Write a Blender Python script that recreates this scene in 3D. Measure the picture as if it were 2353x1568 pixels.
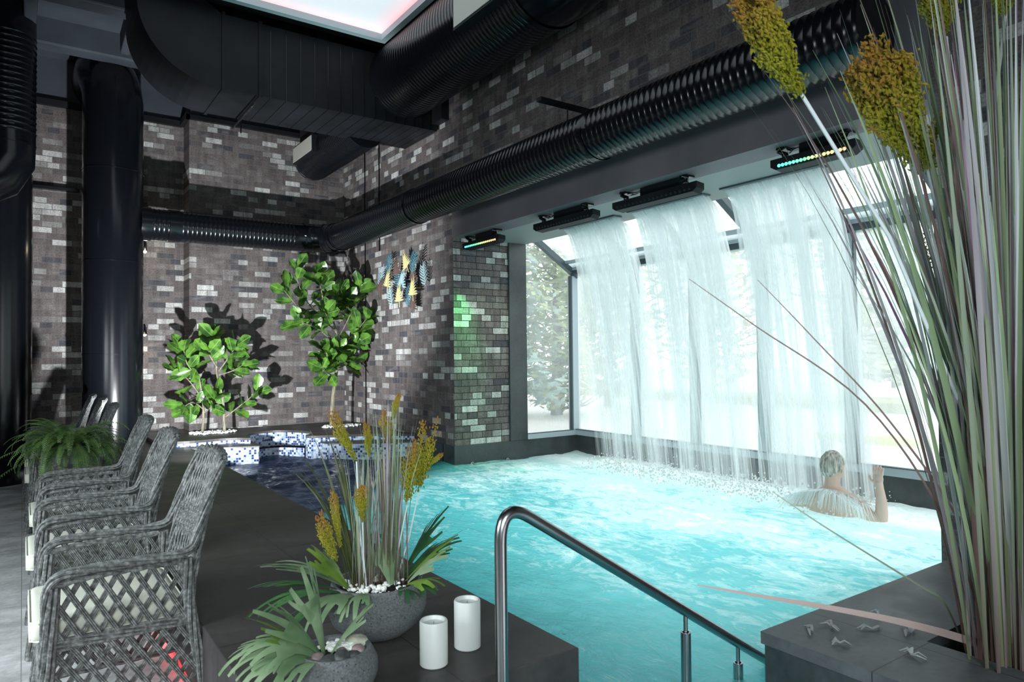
import bpy, math, random
from mathutils import Vector, Matrix, Euler, noise
R=math.radians; PI=math.pi
for o in list(bpy.data.objects): bpy.data.objects.remove(o)
S=bpy.context.scene; COL=S.collection
# ------------------------------------------------------------------ camera
cd=bpy.data.cameras.new('camera'); cam=bpy.data.objects.new('camera',cd); COL.objects.link(cam)
cd.sensor_width=36.0; cd.lens=36*1605/2353; cd.clip_start=.05; cd.clip_end=300
rot=Matrix(((0.819181,-0.004645,-0.573516),(-0.573443,-0.024492,-0.818879),(-0.010243,0.999689,-0.022727)))
cam.matrix_world=Matrix.Translation((0,0,1.4))@rot.to_4x4()
cd.dof.use_dof=True; cd.dof.focus_distance=5.5; cd.dof.aperture_fstop=7.0
S.camera=cam
vs=S.view_settings; S.display_settings.display_device='sRGB'
vs.view_transform='Standard'; vs.look='None'; vs.gamma=1; vs.exposure=0.0; vs.use_curve_mapping=False
# ------------------------------------------------------------------ world
w=bpy.data.worlds.new('overcast_sky'); S.world=w; w.use_nodes=True
bg=w.node_tree.nodes['Background']; bg.inputs[0].default_value=(.92,.98,1.0,1); bg.inputs[1].default_value=2.7
# ------------------------------------------------------------------ lights
def light(name,kind,loc,power,color,size=.1,target=None,sizey=None,spot=None,blend=.5,spread=None):
    l=bpy.data.lights.new(name,kind); l.energy=power; l.color=color
    if kind=='AREA':
        l.size=size
        if sizey: l.shape='RECTANGLE'; l.size_y=sizey
        if spread: l.spread=R(spread)
    else: l.shadow_soft_size=size
    if kind=='SPOT': l.spot_size=R(spot); l.spot_blend=blend
    o=bpy.data.objects.new(name,l); COL.objects.link(o); o.location=loc
    if target is not None: o.rotation_euler=(Vector(target)-Vector(loc)).to_track_quat('-Z','Y').to_euler()
    return o
# floodlight standing on the deck behind the chair backs, aimed at the brick corner
light('flood_lamp','SPOT',(1.0,7.0,.62),1250,(.95,.97,1.0),.035,(2.9,10.4,3.15),spot=106,blend=.6)
# daylight from the windows on the near left; added fill light behind the camera
light('left_window_daylight','AREA',(-2.6,2.8,1.9),85,(.88,.96,1.0),2.6,(.9,4.2,.1),1.2,spread=110)
light('rear_fill_light','AREA',(-.6,-1.6,2.1),52,(.90,.97,1.0),1.8,(1.9,2.6,.5),1.2,spread=95)
# underwater pool lights
light('underwater_light','AREA',(3.95,4.1,-.55),120,(1.0,.97,.95),3.3,(3.95,4.1,5),4.6)
light('underwater_lamp','POINT',(4.62,6.35,-.12),6,(1.0,.86,.62),.06)
light('pool_lamp','SPOT',(4.14,6.62,2.64),120,(.08,1.0,.22),.03,(4.10,7.03,1.45),spot=48,blend=.9)
light('led_wash','SPOT',(4.45,6.2,2.55),26,(.85,.95,.62),.05,(4.6,7.03,1.0),spot=95,blend=.9)
light('wall_lamp_glow','SPOT',(1.34,10.62,1.79),7,(1.0,.78,.48),.02,(1.40,10.8,1.2),spot=120,blend=.8)
light('upper_wall_lamp_glow','POINT',(1.36,10.62,2.92),2.0,(1.0,.85,.6),.03)
# ------------------------------------------------------------------ materials
def mat(name,base=(.5,.5,.5),rough=.5,metal=0,spec=.5,emit=None,es=1):
    m=bpy.data.materials.new(name); m.use_nodes=True; b=m.node_tree.nodes['Principled BSDF']
    b.inputs['Base Color'].default_value=(*base,1); b.inputs['Roughness'].default_value=rough
    b.inputs['Metallic'].default_value=metal; b.inputs['Specular IOR Level'].default_value=spec
    if emit: b.inputs['Emission Color'].default_value=(*emit,1); b.inputs['Emission Strength'].default_value=es
    return m
class NT:
    def __init__(s,m): s.m=m; s.t=m.node_tree; s.b=s.t.nodes.get('Principled BSDF')
    def n(s,ty,**k):
        x=s.t.nodes.new(ty)
        for a,v in k.items():
            if a.startswith('i_'):
                key=a[2:].replace('_',' '); x.inputs[int(key) if key.isdigit() else key].default_value=v
            else: setattr(x,a,v)
        return x
    def l(s,a,b): s.t.links.new(a,b)
    def ramp(s,fac,stops,interp='LINEAR'):
        r=s.n('ShaderNodeValToRGB'); e=r.color_ramp.elements; r.color_ramp.interpolation=interp
        while len(e)<len(stops): e.new(.5)
        for q,(p,c) in zip(e,stops): q.position=p; q.color=(*c,1) if len(c)==3 else c
        s.l(fac,r.inputs[0]); return r.outputs[0]
    def math(s,op,a,b=None,clamp=False):
        x=s.n('ShaderNodeMath',operation=op); x.use_clamp=clamp
        for i,v in enumerate((a,b)):
            if v is None: continue
            if isinstance(v,(int,float)): x.inputs[i].default_value=v
            else: s.l(v,x.inputs[i])
        return x.outputs[0]
    def mix(s,f,a,b,mode='MIX'):
        x=s.n('ShaderNodeMixRGB',blend_type=mode)
        for i,v in enumerate((f,a,b)):
            if isinstance(v,(int,float)): x.inputs[i].default_value=v
            elif isinstance(v,tuple): x.inputs[i].default_value=(*v,1)
            else: s.l(v,x.inputs[i])
        return x.outputs[0]
    def noise(s,vec,scale,detail=3,rough=.5,dist=0):
        x=s.n('ShaderNodeTexNoise'); x.inputs['Scale'].default_value=scale; x.inputs['Detail'].default_value=detail
        x.inputs['Roughness'].default_value=rough; x.inputs['Distortion'].default_value=dist
        if vec is not None: s.l(vec,x.inputs['Vector'])
        return x.outputs[0]
    def mapping(s,vec,scale=(1,1,1),loc=(0,0,0),rot=(0,0,0)):
        x=s.n('ShaderNodeMapping'); x.inputs['Scale'].default_value=scale; x.inputs['Location'].default_value=loc; x.inputs['Rotation'].default_value=rot
        s.l(vec,x.inputs['Vector']); return x.outputs[0]
    def pos(s): return s.n('ShaderNodeNewGeometry').outputs['Position']
    def obj(s): return s.n('ShaderNodeTexCoord').outputs['Object']
    def uv(s): return s.n('ShaderNodeTexCoord').outputs['UV']
    def bump(s,h,strength=.3,dist=.01):
        x=s.n('ShaderNodeBump'); x.inputs['Strength'].default_value=strength; x.inputs['Distance'].default_value=dist
        s.l(h,x.inputs['Height']); s.l(x.outputs[0],s.b.inputs['Normal']); return x
def brick_mat(name,axis,tone=1.0,seed=0.0,mortar=(.105,.10,.102)):
    m=mat(name,rough=.78,spec=.3); q=NT(m); p=q.pos(); sp=q.n('ShaderNodeSeparateXYZ'); q.l(p,sp.inputs[0])
    cb=q.n('ShaderNodeCombineXYZ'); q.l(sp.outputs[0 if axis=='x' else 1],cb.inputs[0]); q.l(sp.outputs[2],cb.inputs[1])
    v=q.mapping(cb.outputs[0],loc=(seed,.0175,0))
    br=q.n('ShaderNodeTexBrick',offset=.5,offset_frequency=2,squash=.62,squash_frequency=3)
    br.inputs['Color1'].default_value=(0,0,0,1); br.inputs['Color2'].default_value=(1,1,1,1); br.inputs['Scale'].default_value=1
    br.inputs['Mortar Size'].default_value=.0042; br.inputs['Mortar Smooth'].default_value=.1; br.inputs['Brick Width'].default_value=.222; br.inputs['Row Height'].default_value=.077
    br.inputs['Bias'].default_value=0; q.l(v,br.inputs['Vector'])
    t=tone
    cls=q.ramp(br.outputs['Color'],[(0,(.058*t,.058*t,.068*t)),(.08,(.068*t,.067*t,.074*t)),(.14,(.098*t,.085*t,.083*t)),(.55,(.125*t,.108*t,.104*t)),(.72,(.14*t,.128*t,.122*t)),(.79,(.19*t,.18*t,.175*t)),(.86,(.33*t,.335*t,.32*t)),(1,(.46*t,.465*t,.45*t))])
    n1=q.noise(v,62,3,.6); mot=q.ramp(n1,[(.36,(.45,.45,.45)),(.56,(1.05,1.05,1.05))])
    n2=q.noise(q.mapping(v,scale=(16,2.5,1)),1.0,2); st=q.ramp(n2,[(.35,(.78,.78,.78)),(.65,(1.2,1.2,1.2))])
    c=q.mix(.75,cls,mot,'MULTIPLY'); c=q.mix(1,c,st,'MULTIPLY')
    # some pale streaked bricks
    n3=q.noise(q.mapping(v,scale=(5,13,1)),1.0,0); k=q.ramp(n3,[(.66,(0,0,0)),(.75,(1,1,1))]); c=q.mix(q.math('MULTIPLY',k,.2),c,(.26*t,.26*t,.25*t))
    c=q.mix(br.outputs['Fac'],c,tuple(a*t for a in mortar)); q.l(c,q.b.inputs['Base Color'])
    h=q.mix(.25,q.math('SUBTRACT',1.0,br.outputs['Fac']),n1); q.bump(h,.5,.006)
    return m
M={}
M['brickA']=brick_mat('brown_grey_brick_back','x',1.0,.03)
M['brickB']=brick_mat('brown_grey_brick_side','y',1.0,.31)
M['brickC']=brick_mat('brown_grey_brick_alcove','x',1.1,.13,(.012,.016,.014))
def tile_mat(name,base,joint,sx,sy,rough=.35,ox=0,oy=0,var=.35,vert=None):
    m=mat(name,base,rough); q=NT(m); p=q.pos(); v=q.mapping(p,loc=(ox,oy,0))
    br=q.n('ShaderNodeTexBrick',offset=0,squash=1); br.inputs['Scale'].default_value=1; br.inputs['Mortar Size'].default_value=.0022
    br.inputs['Brick Width'].default_value=sx; br.inputs['Row Height'].default_value=sy; q.l(v,br.inputs['Vector'])
    n=q.noise(q.mapping(p,scale=(1,1.6,1)),3.2,6,.62); n2=q.noise(p,38,4,.6)
    lo=tuple(a*(1-var) for a in base); hi=tuple(min(1,a*(1+var)) for a in base)
    c=q.ramp(n,[(.3,lo),(.7,hi)]); c=q.mix(.35,c,q.ramp(n2,[(.35,(.6,.6,.6)),(.7,(1.25,1.25,1.25))]),'MULTIPLY')
    if vert is None: c=q.mix(br.outputs['Fac'],c,joint)
    q.l(c,q.b.inputs['Base Color']); q.l(q.ramp(n,[(.3,(rough-.08,)*3),(.7,(rough+.12,)*3)]),q.b.inputs['Roughness'])
    q.bump(n2,.08,.003); return m
M['deck']=tile_mat('charcoal_porcelain_tile',(.046,.043,.042),(.005,.006,.006),1.18,1.2,.50,.02,.9)
M['plinth']=tile_mat('dark_stone_cladding',(.040,.048,.050),(.01,.01,.01),1.2,1.2,.35,vert=1)
M['planter']=tile_mat('dark_grey_planter_tile',(.078,.086,.092),(.02,.02,.02),1.2,.62,.5,-.2,.02)
M['concrete']=tile_mat('polished_concrete',(.58,.60,.60),(.3,.3,.3),50,50,.4,var=.35)
M['black']=mat('black_painted_metal',(.004,.005,.007),.20,0,.45)
q=NT(M['black']); q.bump(q.noise(q.obj(),14,3),.05,.004)
M['blackmatte']=mat('matte_black_paint',(.012,.013,.015),.5,0,.2)
q=NT(M['blackmatte']); q.l(q.ramp(q.noise(q.pos(),3,4),[(.3,(.005,.006,.007)),(.7,(.011,.013,.016))]),q.b.inputs['Base Color'])
M['ceil']=mat('slate_blue_ceiling_paint',(.035,.042,.055),.7)
q=NT(M['ceil']); q.l(q.ramp(q.noise(q.pos(),2.2,4),[(.3,(.026,.032,.042)),(.7,(.045,.054,.07))]),q.b.inputs['Base Color'])
M['darkceil']=mat('black_ceiling_paint',(.008,.008,.010),.8)
M['lintel']=mat('mauve_grey_plaster',(.115,.110,.125),.6)
q=NT(M['lintel']); q.l(q.ramp(q.noise(q.pos(),1.4,5),[(.3,(.09,.088,.10)),(.7,(.14,.13,.145))]),q.b.inputs['Base Color'])
M['soffit']=mat('grey_green_soffit_plaster',(.20,.235,.23),.55)
M['alu']=mat('grey_aluminium_frame',(.36,.43,.46),.4,.25)
M['aludark']=mat('dark_frame_seal',(.05,.075,.085),.4)
M['steel']=mat('brushed_stainless_steel',(.36,.37,.38),.27,1)
def mosaic():
    m=mat('blue_white_mosaic_tile',rough=.12,spec=.6); q=NT(m); uv=q.uv()
    br=q.n('ShaderNodeTexBrick',offset=0,squash=1); br.inputs['Scale'].default_value=1; br.inputs['Mortar Size'].default_value=.0018
    br.inputs['Brick Width'].default_value=.029; br.inputs['Row Height'].default_value=.029; br.inputs['Color1'].default_value=(0,0,0,1); br.inputs['Color2'].default_value=(1,1,1,1)
    q.l(uv,br.inputs['Vector'])
    c=q.ramp(br.outputs['Color'],[(0,(.02,.04,.13)),(.27,(.03,.06,.20)),(.30,(.20,.28,.42)),(.52,(.27,.36,.50)),(.55,(.42,.50,.60)),(1,(.55,.63,.70))],'CONSTANT')
    c=q.mix(br.outputs['Fac'],c,(.35,.40,.46)); q.l(c,q.b.inputs['Base Color']); return m
M['mosaic']=mosaic()
M['basin']=mat('turquoise_pool_tile',(.08,.55,.62),.3)
M['navy']=mat('navy_pool_tile',(.004,.012,.10),.25)
def speckle():
    m=mat('speckled_grey_stone',(.09,.1,.105),.8); q=NT(m); p=q.obj()
    vo=q.n('ShaderNodeTexVoronoi'); vo.inputs['Scale'].default_value=70; q.l(p,vo.inputs['Vector'])
    n=q.noise(p,150,2); k=q.ramp(vo.outputs['Distance'],[(.10,(0,0,0)),(.17,(1,1,1))]); gate=q.ramp(q.noise(p,26,1),[(.44,(1,1,1)),(.52,(0,0,0))]); k=q.mix(1,k,gate,'LIGHTEN')
    c=q.ramp(n,[(.3,(.065,.073,.076)),(.7,(.135,.148,.152))]); c=q.mix(k,(.01,.011,.012),c); q.l(c,q.b.inputs['Base Color'])
    q.bump(k,.6,.003); return m
M['stone']=speckle()
M['wax']=mat('ivory_wax',(.60,.64,.62),.45); M['wax'].node_tree.nodes['Principled BSDF'].inputs['Subsurface Weight'].default_value=.3; M['wax'].node_tree.nodes['Principled BSDF'].inputs['Subsurface Radius'].default_value=(.02,.02,.015)
M['gravel']=mat('white_gravel',(.72,.75,.72),.7)
def wicker():
    m=mat('grey_weathered_wicker',(.13,.135,.13),.55); q=NT(m); p=q.obj()
    n=q.noise(q.mapping(p,scale=(1,1,1)),55,4,.65); c=q.ramp(n,[(.32,(.04,.042,.040)),(.5,(.11,.117,.113)),(.68,(.25,.265,.258))]); q.l(c,q.b.inputs['Base Color']); return m
M['wicker']=wicker()
M['cushion']=mat('cream_cushion_fabric',(.62,.64,.55),.85)
q=NT(M['cushion']); q.bump(q.noise(q.obj(),9,3),.35,.02)
def leafmat(name,c1,c2,rough=.35,trans=.3,vein=None,spec=.5):
    m=mat(name,c1,rough,0,spec); q=NT(m); n=q.noise(q.obj(),9,2)
    c=q.ramp(n,[(.38,c1),(.62,c2)])
    if vein:
        uv=q.uv(); sp=q.n('ShaderNodeSeparateXYZ'); q.l(uv,sp.inputs[0])
        a=q.math('ABSOLUTE',q.math('SUBTRACT',sp.outputs[0],.5)); s=q.math('ADD',sp.outputs[1],q.math('MULTIPLY',a,-.7))
        wv=q.math('ABSOLUTE',q.math('SINE',q.math('MULTIPLY',s,30.0))); side=q.math('LESS_THAN',wv,.14); mid=q.math('LESS_THAN',a,.025)
        c=q.mix(q.math('MULTIPLY',q.math('MAXIMUM',side,mid),.6),c,vein)
    q.l(c,q.b.inputs['Base Color'])
    tr=q.n('ShaderNodeBsdfTranslucent'); q.l(c,tr.inputs[0]); mx=q.n('ShaderNodeMixShader'); mx.inputs[0].default_value=trans
    q.l(q.b.outputs[0],mx.inputs[1]); q.l(tr.outputs[0],mx.inputs[2]); q.l(mx.outputs[0],q.t.nodes['Material Output'].inputs[0]); return m
M['fiddle']=leafmat('fiddle_leaf_green',(.012,.050,.011),(.09,.22,.028),.3,.15,(.25,.42,.10))
M['stag']=leafmat('staghorn_pale_green',(.14,.24,.12),(.27,.38,.22),.6,.25)
M['stagdark']=leafmat('staghorn_deep_green',(.03,.11,.04),(.07,.20,.06),.5,.25)
M['stagyel']=leafmat('staghorn_olive_green',(.13,.24,.03),(.22,.36,.06),.5,.3)
M['fern']=leafmat('fern_green',(.05,.11,.03),(.14,.25,.07),.5,.25)
def grassmat(name,stops,along=True):
    m=mat(name,rough=.5); q=NT(m); uv=q.uv(); sp=q.n('ShaderNodeSeparateXYZ'); q.l(uv,sp.inputs[0])
    c=q.ramp(sp.outputs[0],stops,'CONSTANT' if not along else 'LINEAR')
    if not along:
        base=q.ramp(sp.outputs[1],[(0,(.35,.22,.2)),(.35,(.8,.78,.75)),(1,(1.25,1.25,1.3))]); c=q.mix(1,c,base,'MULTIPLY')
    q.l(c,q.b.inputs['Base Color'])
    tr=q.n('ShaderNodeBsdfTranslucent'); q.l(c,tr.inputs[0]); mx=q.n('ShaderNodeMixShader'); mx.inputs[0].default_value=.3
    q.l(q.b.outputs[0],mx.inputs[1]); q.l(tr.outputs[0],mx.inputs[2]); q.l(mx.outputs[0],q.t.nodes['Material Output'].inputs[0]); return m
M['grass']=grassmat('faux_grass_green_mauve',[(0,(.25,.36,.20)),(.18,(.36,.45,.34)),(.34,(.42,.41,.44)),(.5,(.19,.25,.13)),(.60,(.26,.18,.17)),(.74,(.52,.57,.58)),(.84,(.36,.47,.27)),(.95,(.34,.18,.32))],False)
M['darkblade']=leafmat('dark_bronze_green_blade',(.05,.07,.02),(.10,.11,.04),.45,.2)
M['seed']=grassmat('seed_head_olive_to_rust',[(0,(.24,.26,.015)),(.45,(.36,.36,.03)),(.75,(.42,.26,.04)),(1,(.36,.13,.04))],True)
M['stemwhite']=mat('pale_plastic_stem',(.62,.70,.72),.4)
M['bark']=mat('grey_brown_bark',(.19,.17,.12),.8)
q=NT(M['bark']); q.l(q.ramp(q.noise(q.mapping(q.obj(),scale=(6,6,1.5)),8,4),[(.3,(.10,.09,.06)),(.7,(.27,.25,.18))]),q.b.inputs['Base Color'])
M['skin']=mat('fair_skin',(.62,.47,.39),.5); M['skin'].node_tree.nodes['Principled BSDF'].inputs['Subsurface Weight'].default_value=.1
M['hair']=mat('wet_grey_hair',(.42,.40,.34),.45)
q=NT(M['hair']); hn=q.noise(q.mapping(q.obj(),scale=(60,60,9)),1,4,.6); q.l(q.ramp(hn,[(.35,(.20,.19,.15)),(.6,(.62,.62,.56))]),q.b.inputs['Base Color']); q.bump(hn,.6,.006)
M['panelgrille']=mat('pale_perforated_grille',(.50,.50,.44),.5,.2)
q=NT(M['panelgrille']); vo=q.n('ShaderNodeTexVoronoi'); vo.inputs['Scale'].default_value=90; vo.inputs['Randomness'].default_value=0; q.l(q.obj(),vo.inputs['Vector']); q.l(q.ramp(vo.outputs['Distance'],[(.3,(.22,.22,.20)),(.4,(.55,.55,.49))]),q.b.inputs['Base Color'])
M['snow']=mat('packed_snow',(.78,.82,.82),.8)
M['asphalt']=mat('wet_pale_asphalt',(.50,.50,.47),.6)
M['verge']=mat('winter_grass_verge',(.26,.27,.12),.9)
# ------------------------------------------------------------------ mesh builder
class MB:
    def __init__(s): s.v=[]; s.f=[]; s.uv=[]
    def add(s,vs,fs,uvs=None):
        o=len(s.v); s.v+= [tuple(x) for x in vs]; s.f+=[tuple(i+o for i in f) for f in fs]
        if uvs is None: uvs=[(0,0)]*len(vs)
        s.uv+=list(uvs)
        return s
    def box(s,a,b):
        x0,y0,z0=a; x1,y1,z1=b
        vs=[(x0,y0,z0),(x1,y0,z0),(x1,y1,z0),(x0,y1,z0),(x0,y0,z1),(x1,y0,z1),(x1,y1,z1),(x0,y1,z1)]
        return s.add(vs,[(0,3,2,1),(4,5,6,7),(0,1,5,4),(1,2,6,5),(2,3,7,6),(3,0,4,7)])
    def tube(s,pts,r,n=8,caps=True,twist=0,flat=1.0,up=None):
        P=[Vector(p) for p in pts]; k=len(P); rr=r if isinstance(r,(list,tuple)) else [r]*k
        vs=[];uv=[]; prev=None
        for i,p in enumerate(P):
            t=(P[min(i+1,k-1)]-P[max(i-1,0)])
            if t.length<1e-9: t=Vector((0,0,1))
            t.normalize()
            if prev is None:
                a=Vector(up) if up else (Vector((0,0,1)) if abs(t.z)<.9 else Vector((1,0,0)))
            else: a=prev
            u=(a-t*a.dot(t)); 
            if u.length<1e-6: u=t.orthogonal()
            u.normalize(); prev=u; w_=t.cross(u)
            for j in range(n):
                th=2*PI*j/n+twist*i; vs.append(p+(u*math.cos(th)*flat+w_*math.sin(th))*rr[i]); uv.append((j/n,i/max(1,k-1)))
        fs=[(i*n+j,i*n+(j+1)%n,(i+1)*n+(j+1)%n,(i+1)*n+j) for i in range(k-1) for j in range(n)]
        if caps: fs+=[tuple(range(n-1,-1,-1)),tuple((k-1)*n+j for j in range(n))]
        return s.add(vs,fs,uv)
    def lathe(s,prof,c=(0,0,0),n=32,sx=1,sy=1):
        vs=[];k=len(prof)
        for r,z in prof:
            for j in range(n): th=2*PI*j/n; vs.append((c[0]+r*math.cos(th)*sx,c[1]+r*math.sin(th)*sy,c[2]+z))
        fs=[(i*n+j,i*n+(j+1)%n,(i+1)*n+(j+1)%n,(i+1)*n+j) for i in range(k-1) for j in range(n)]
        if prof[0][0]>1e-4: fs.append(tuple(range(n-1,-1,-1)))
        if prof[-1][0]>1e-4: fs.append(tuple((k-1)*n+j for j in range(n)))
        return s.add(vs,fs)
    def prism(s,poly,z0,z1):
        n=len(poly); vs=[(x,y,z0) for x,y in poly]+[(x,y,z1) for x,y in poly]
        fs=[tuple(range(n-1,-1,-1)),tuple(range(n,2*n))]+[(i,(i+1)%n,n+(i+1)%n,n+i) for i in range(n)]
        return s.add(vs,fs)
    def wallpath(s,path,z0,z1):   # vertical sheet along plan path, uv in metres
        u=0; vs=[];uv=[]
        for i,(x,y) in enumerate(path):
            if i: u+=math.dist(path[i-1],(x,y))
            vs+=[(x,y,z0),(x,y,z1)]; uv+=[(u,z0),(u,z1)]
        return s.add(vs,[(2*i,2*i+2,2*i+3,2*i+1) for i in range(len(path)-1)],uv)
    def ball(s,c,r,sc=(1,1,1),n=8,m=6,jit=0,rng=None,rotm=None):
        vs=[];c=Vector(c)
        for i in range(m+1):
            ph=PI*i/m
            for j in range(n):
                th=2*PI*j/n; k=1+(rng.uniform(-jit,jit) if rng and 0<i<m else 0)
                v=Vector((math.sin(ph)*math.cos(th)*sc[0],math.sin(ph)*math.sin(th)*sc[1],math.cos(ph)*sc[2]))*r*k
                if rotm: v=rotm@v
                vs.append(c+v)
        fs=[(i*n+j,(i+1)*n+j,(i+1)*n+(j+1)%n,i*n+(j+1)%n) for i in range(m) for j in range(n)]
        return s.add(vs,fs)
    def ribbon(s,pts,ws,side=None,uc=0.0,fold=0):
        P=[Vector(p) for p in pts];k=len(P);vs=[];uv=[]
        for i,p in enumerate(P):
            t=(P[min(i+1,k-1)]-P[max(i-1,0)]).normalized(); sd=Vector(side) if side is not None else t.cross(Vector((0,0,1)))
            sd=sd-t*sd.dot(t)
            if sd.length<1e-5: sd=t.orthogonal()
            sd.normalize(); nn=sd.cross(t); wd=ws[i]/2
            vs+=[p-sd*wd+nn*fold*wd,p,p+sd*wd+nn*fold*wd]; uv+=[(uc,i/(k-1))]*3
        fs=[]
        for i in range(k-1):
            a=3*i; fs+=[(a,a+1,a+4,a+3),(a+1,a+2,a+5,a+4)]
        return s.add(vs,fs,uv)
    def mesh(s,name):
        me=bpy.data.meshes.new(name); me.from_pydata(s.v,[],s.f); 
        ul=me.uv_layers.new(name='UVMap'); vi=[0]*len(me.loops); me.loops.foreach_get('vertex_index',vi)
        flat=[c for i in vi for c in s.uv[i]]; ul.data.foreach_set('uv',flat); me.validate(); me.update(); return me
    def build(s,name,m,parent=None,smooth=False,bevel=0):
        me=s.mesh(name); me.materials.append(m)
        if smooth:
            me.polygons.foreach_set('use_smooth',[True]*len(me.polygons)); 
            try: me.set_sharp_from_angle(angle=R(40))
            except Exception: pass
        o=bpy.data.objects.new(name,me); COL.objects.link(o)
        if parent: o.parent=parent
        if bevel:
            b=o.modifiers.new('bevel','BEVEL'); b.width=bevel; b.segments=2; b.limit_method='ANGLE'
        return o
def tag(o,label,cat,group=None,kind=None):
    if label: o['label']=label
    if cat: o['category']=cat
    if group: o['group']=group
    if kind: o['kind']=kind
    return o
def thing(name,label,cat,loc=(0,0,0),rz=0,group=None):
    o=bpy.data.objects.new(name,None); COL.objects.link(o); o.location=loc; o.rotation_euler=(0,0,rz); o.empty_display_size=.1
    return tag(o,label,cat,group)
def struct(name,mb,m,parent=None,**k):
    o=mb.build(name,m,parent,**k)
    if not parent: o['kind']='structure'
    return o
def dup(root,loc,rz=None,label=None,scale=None):
    r=root.copy(); COL.objects.link(r); r.location=loc
    if rz is not None: r.rotation_euler=(0,0,rz)
    if label: r['label']=label
    if scale: r.scale=scale
    for ch in list(root.children):
        c=ch.copy(); COL.objects.link(c); c.parent=r
        for g in list(ch.children):
            d=g.copy(); COL.objects.link(d); d.parent=c
    return r
DK=.36; WL=.15
# ------------------------------------------------------------------ setting: floors, walls
struct('floor',MB().box((-6,-4,-.2),(.80,11,0)),M['concrete'])
b=MB(); b.box((.58,1.93,.05),(1.63,9.0,DK)); b.box((.58,9.0,.05),(1.60,10.78,DK))
struct('pool_deck',b,M['deck'],bevel=.004)
struct('trim_1',MB().box((.62,1.97,.001),(.70,9.0,.05)),M['blackmatte'])
led=struct('trim_2',MB().box((.585,1.97,.02),(.612,5.6,.045)),mat('red_led_strip',(.6,.02,.02),.4,emit=(1,.012,.015),es=3.2))
struct('pool_steps',MB().box((.56,-4,.002),(1.3,1.93,.12)),M['deck'])
# pool basin (walls below the water)
b=MB(); b.box((1.45,1.2,-1.5),(6.1,8.2,-1.4)); b.box((1.5,1.93,-1.4),(1.635,8.2,.05)); b.box((1.3,1.2,-1.4),(1.5,1.93,.10)); b.box((5.94,1.2,-1.4),(6.1,7.1,.1)); b.box((1.5,.6,-1.4),(4.1,1.2,.1))
struct('pool_basin',b,M['basin'])
wa=MB(); wa.box((-6,10.8,0),(1.87,11.0,4.76)); wa.box((1.87,10.4,0),(4.3,11.0,4.76)); struct('wall_back',wa,M['brickA'])
wb=MB(); wb.box((4.10,7.036,.37),(4.35,10.4,3.54)); wb.box((4.10,-4,3.54),(4.35,10.4,5.5)); wb.box((4.10,-4,-.2),(4.35,1.80,3.54)); struct('wall_right',wb,M['brickB'])
struct('wall_alcove',MB().box((4.101,7.03,.37),(4.87,7.3,2.86)),M['brickC'])
bb=MB(); bb.box((4.09,7.02,-.5),(5.96,7.3,.375)); bb.box((5.94,1.2,-.5),(6.2,7.3,.375)); bb.box((4.09,7.28,.1),(4.35,9.3,.372)); struct('baseboard_alcove',bb,M['plinth'],bevel=.003)
struct('baseboard_right',MB().box((4.085,7.3,-.3),(4.12,8.4,.12)),M['navy'])
struct('trim_3',MB().box((4.87,7.0,.375),(5.13,7.28,2.82)),M['plinth'],bevel=.004)
struct('trim_4',MB().box((4.085,1.80,2.80),(4.36,7.03,3.545)),M['lintel'])
struct('trim_5',MB().box((4.36,1.2,2.80),(5.13,7.25,3.1)),M['soffit'])
struct('trim_6',MB().box((4.098,7.02,2.80),(4.106,7.036,3.54)),M['blackmatte'])
# slots of the waterfall in the soffit
slots=[(5.90,5.08),(4.86,3.98),(3.76,2.90)]
# ceiling, frieze, ribs
c=MB(); c.box((-6,-4,5.36),(4.4,11,5.5)); struct('ceiling',c,M['ceil'])
c=MB(); c.box((-6,10.74,4.72),(1.84,10.8,4.80)); c.box((1.82,10.34,4.73),(4.1,10.4,4.79)); c.box((1.81,10.34,4.73),(1.87,10.8,4.80)); struct('trim_7',c,M['blackmatte'])
c=MB(); c.box((-6,10.8,4.76),(1.9,11,5.4)); c.box((1.88,10.4,4.79),(4.3,11,5.4)); struct('wall_upper',c,M['ceil'])
rb=MB()
for y in (9.55,8.2): rb.box((-6,y,5.06),(4.1,y+.25,5.38))
rb.v=[(x,y,z) for x,y,z in rb.v]
for x in (-.9,.05,1.0,1.95,2.9): 
    rb.prism([(x-.07,8.0),(x+.07,8.0),(x+.04,10.8),(x-.04,10.8)],5.12,5.38)
struct('ceiling_ribs',rb,M['ceil'],bevel=.02)
struct('ceiling_panel',MB().box((-6,-4,5.02),(4.1,7.45,5.2)),M['darkceil'])
# closing walls behind and left of the camera
struct('wall_left',MB().box((-6.2,-4,0),(-6,11,5.4)),M['lintel']); struct('wall_front',MB().box((-6,-4.2,0),(4.3,-4,5.4)),M['lintel'])
# platform round the tub, mosaic faces
def smooth2(P,k=6):
    Q=[]
    for i in range(len(P)-1):
        a,p,n_,c_=[Vector(P[q_]) for q_ in (max(i-1,0),i,i+1,min(i+2,len(P)-1))]
        for j in range(k):
            u=j/k; v=.5*((2*p)+(n_-a)*u+(2*a-5*p+4*n_-c_)*u*u+(-a+3*p-3*n_+c_)*u**3); Q.append((v.x,v.y))
    Q.append(tuple(P[-1])); return Q
def arc(cx,cy,r,a0,a1,n=24): return [(cx+r*math.cos(R(a0+(a1-a0)*i/n)),cy+r*math.sin(R(a0+(a1-a0)*i/n))) for i in range(n+1)]
PZ=.43
path=smooth2([(1.30,9.22),(1.64,9.10),(1.98,9.14),(2.18,9.08),(2.31,8.96)])+smooth2([(2.36,9.30),(2.44,9.52),(2.60,9.66),(2.80,9.70),(2.98,9.58),(3.10,9.38),(3.14,9.14)])+smooth2([(3.06,8.93),(2.96,8.84),(2.98,8.70),(3.2,8.60),(3.55,8.48),(3.85,8.30),(4.10,8.05)])
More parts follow.
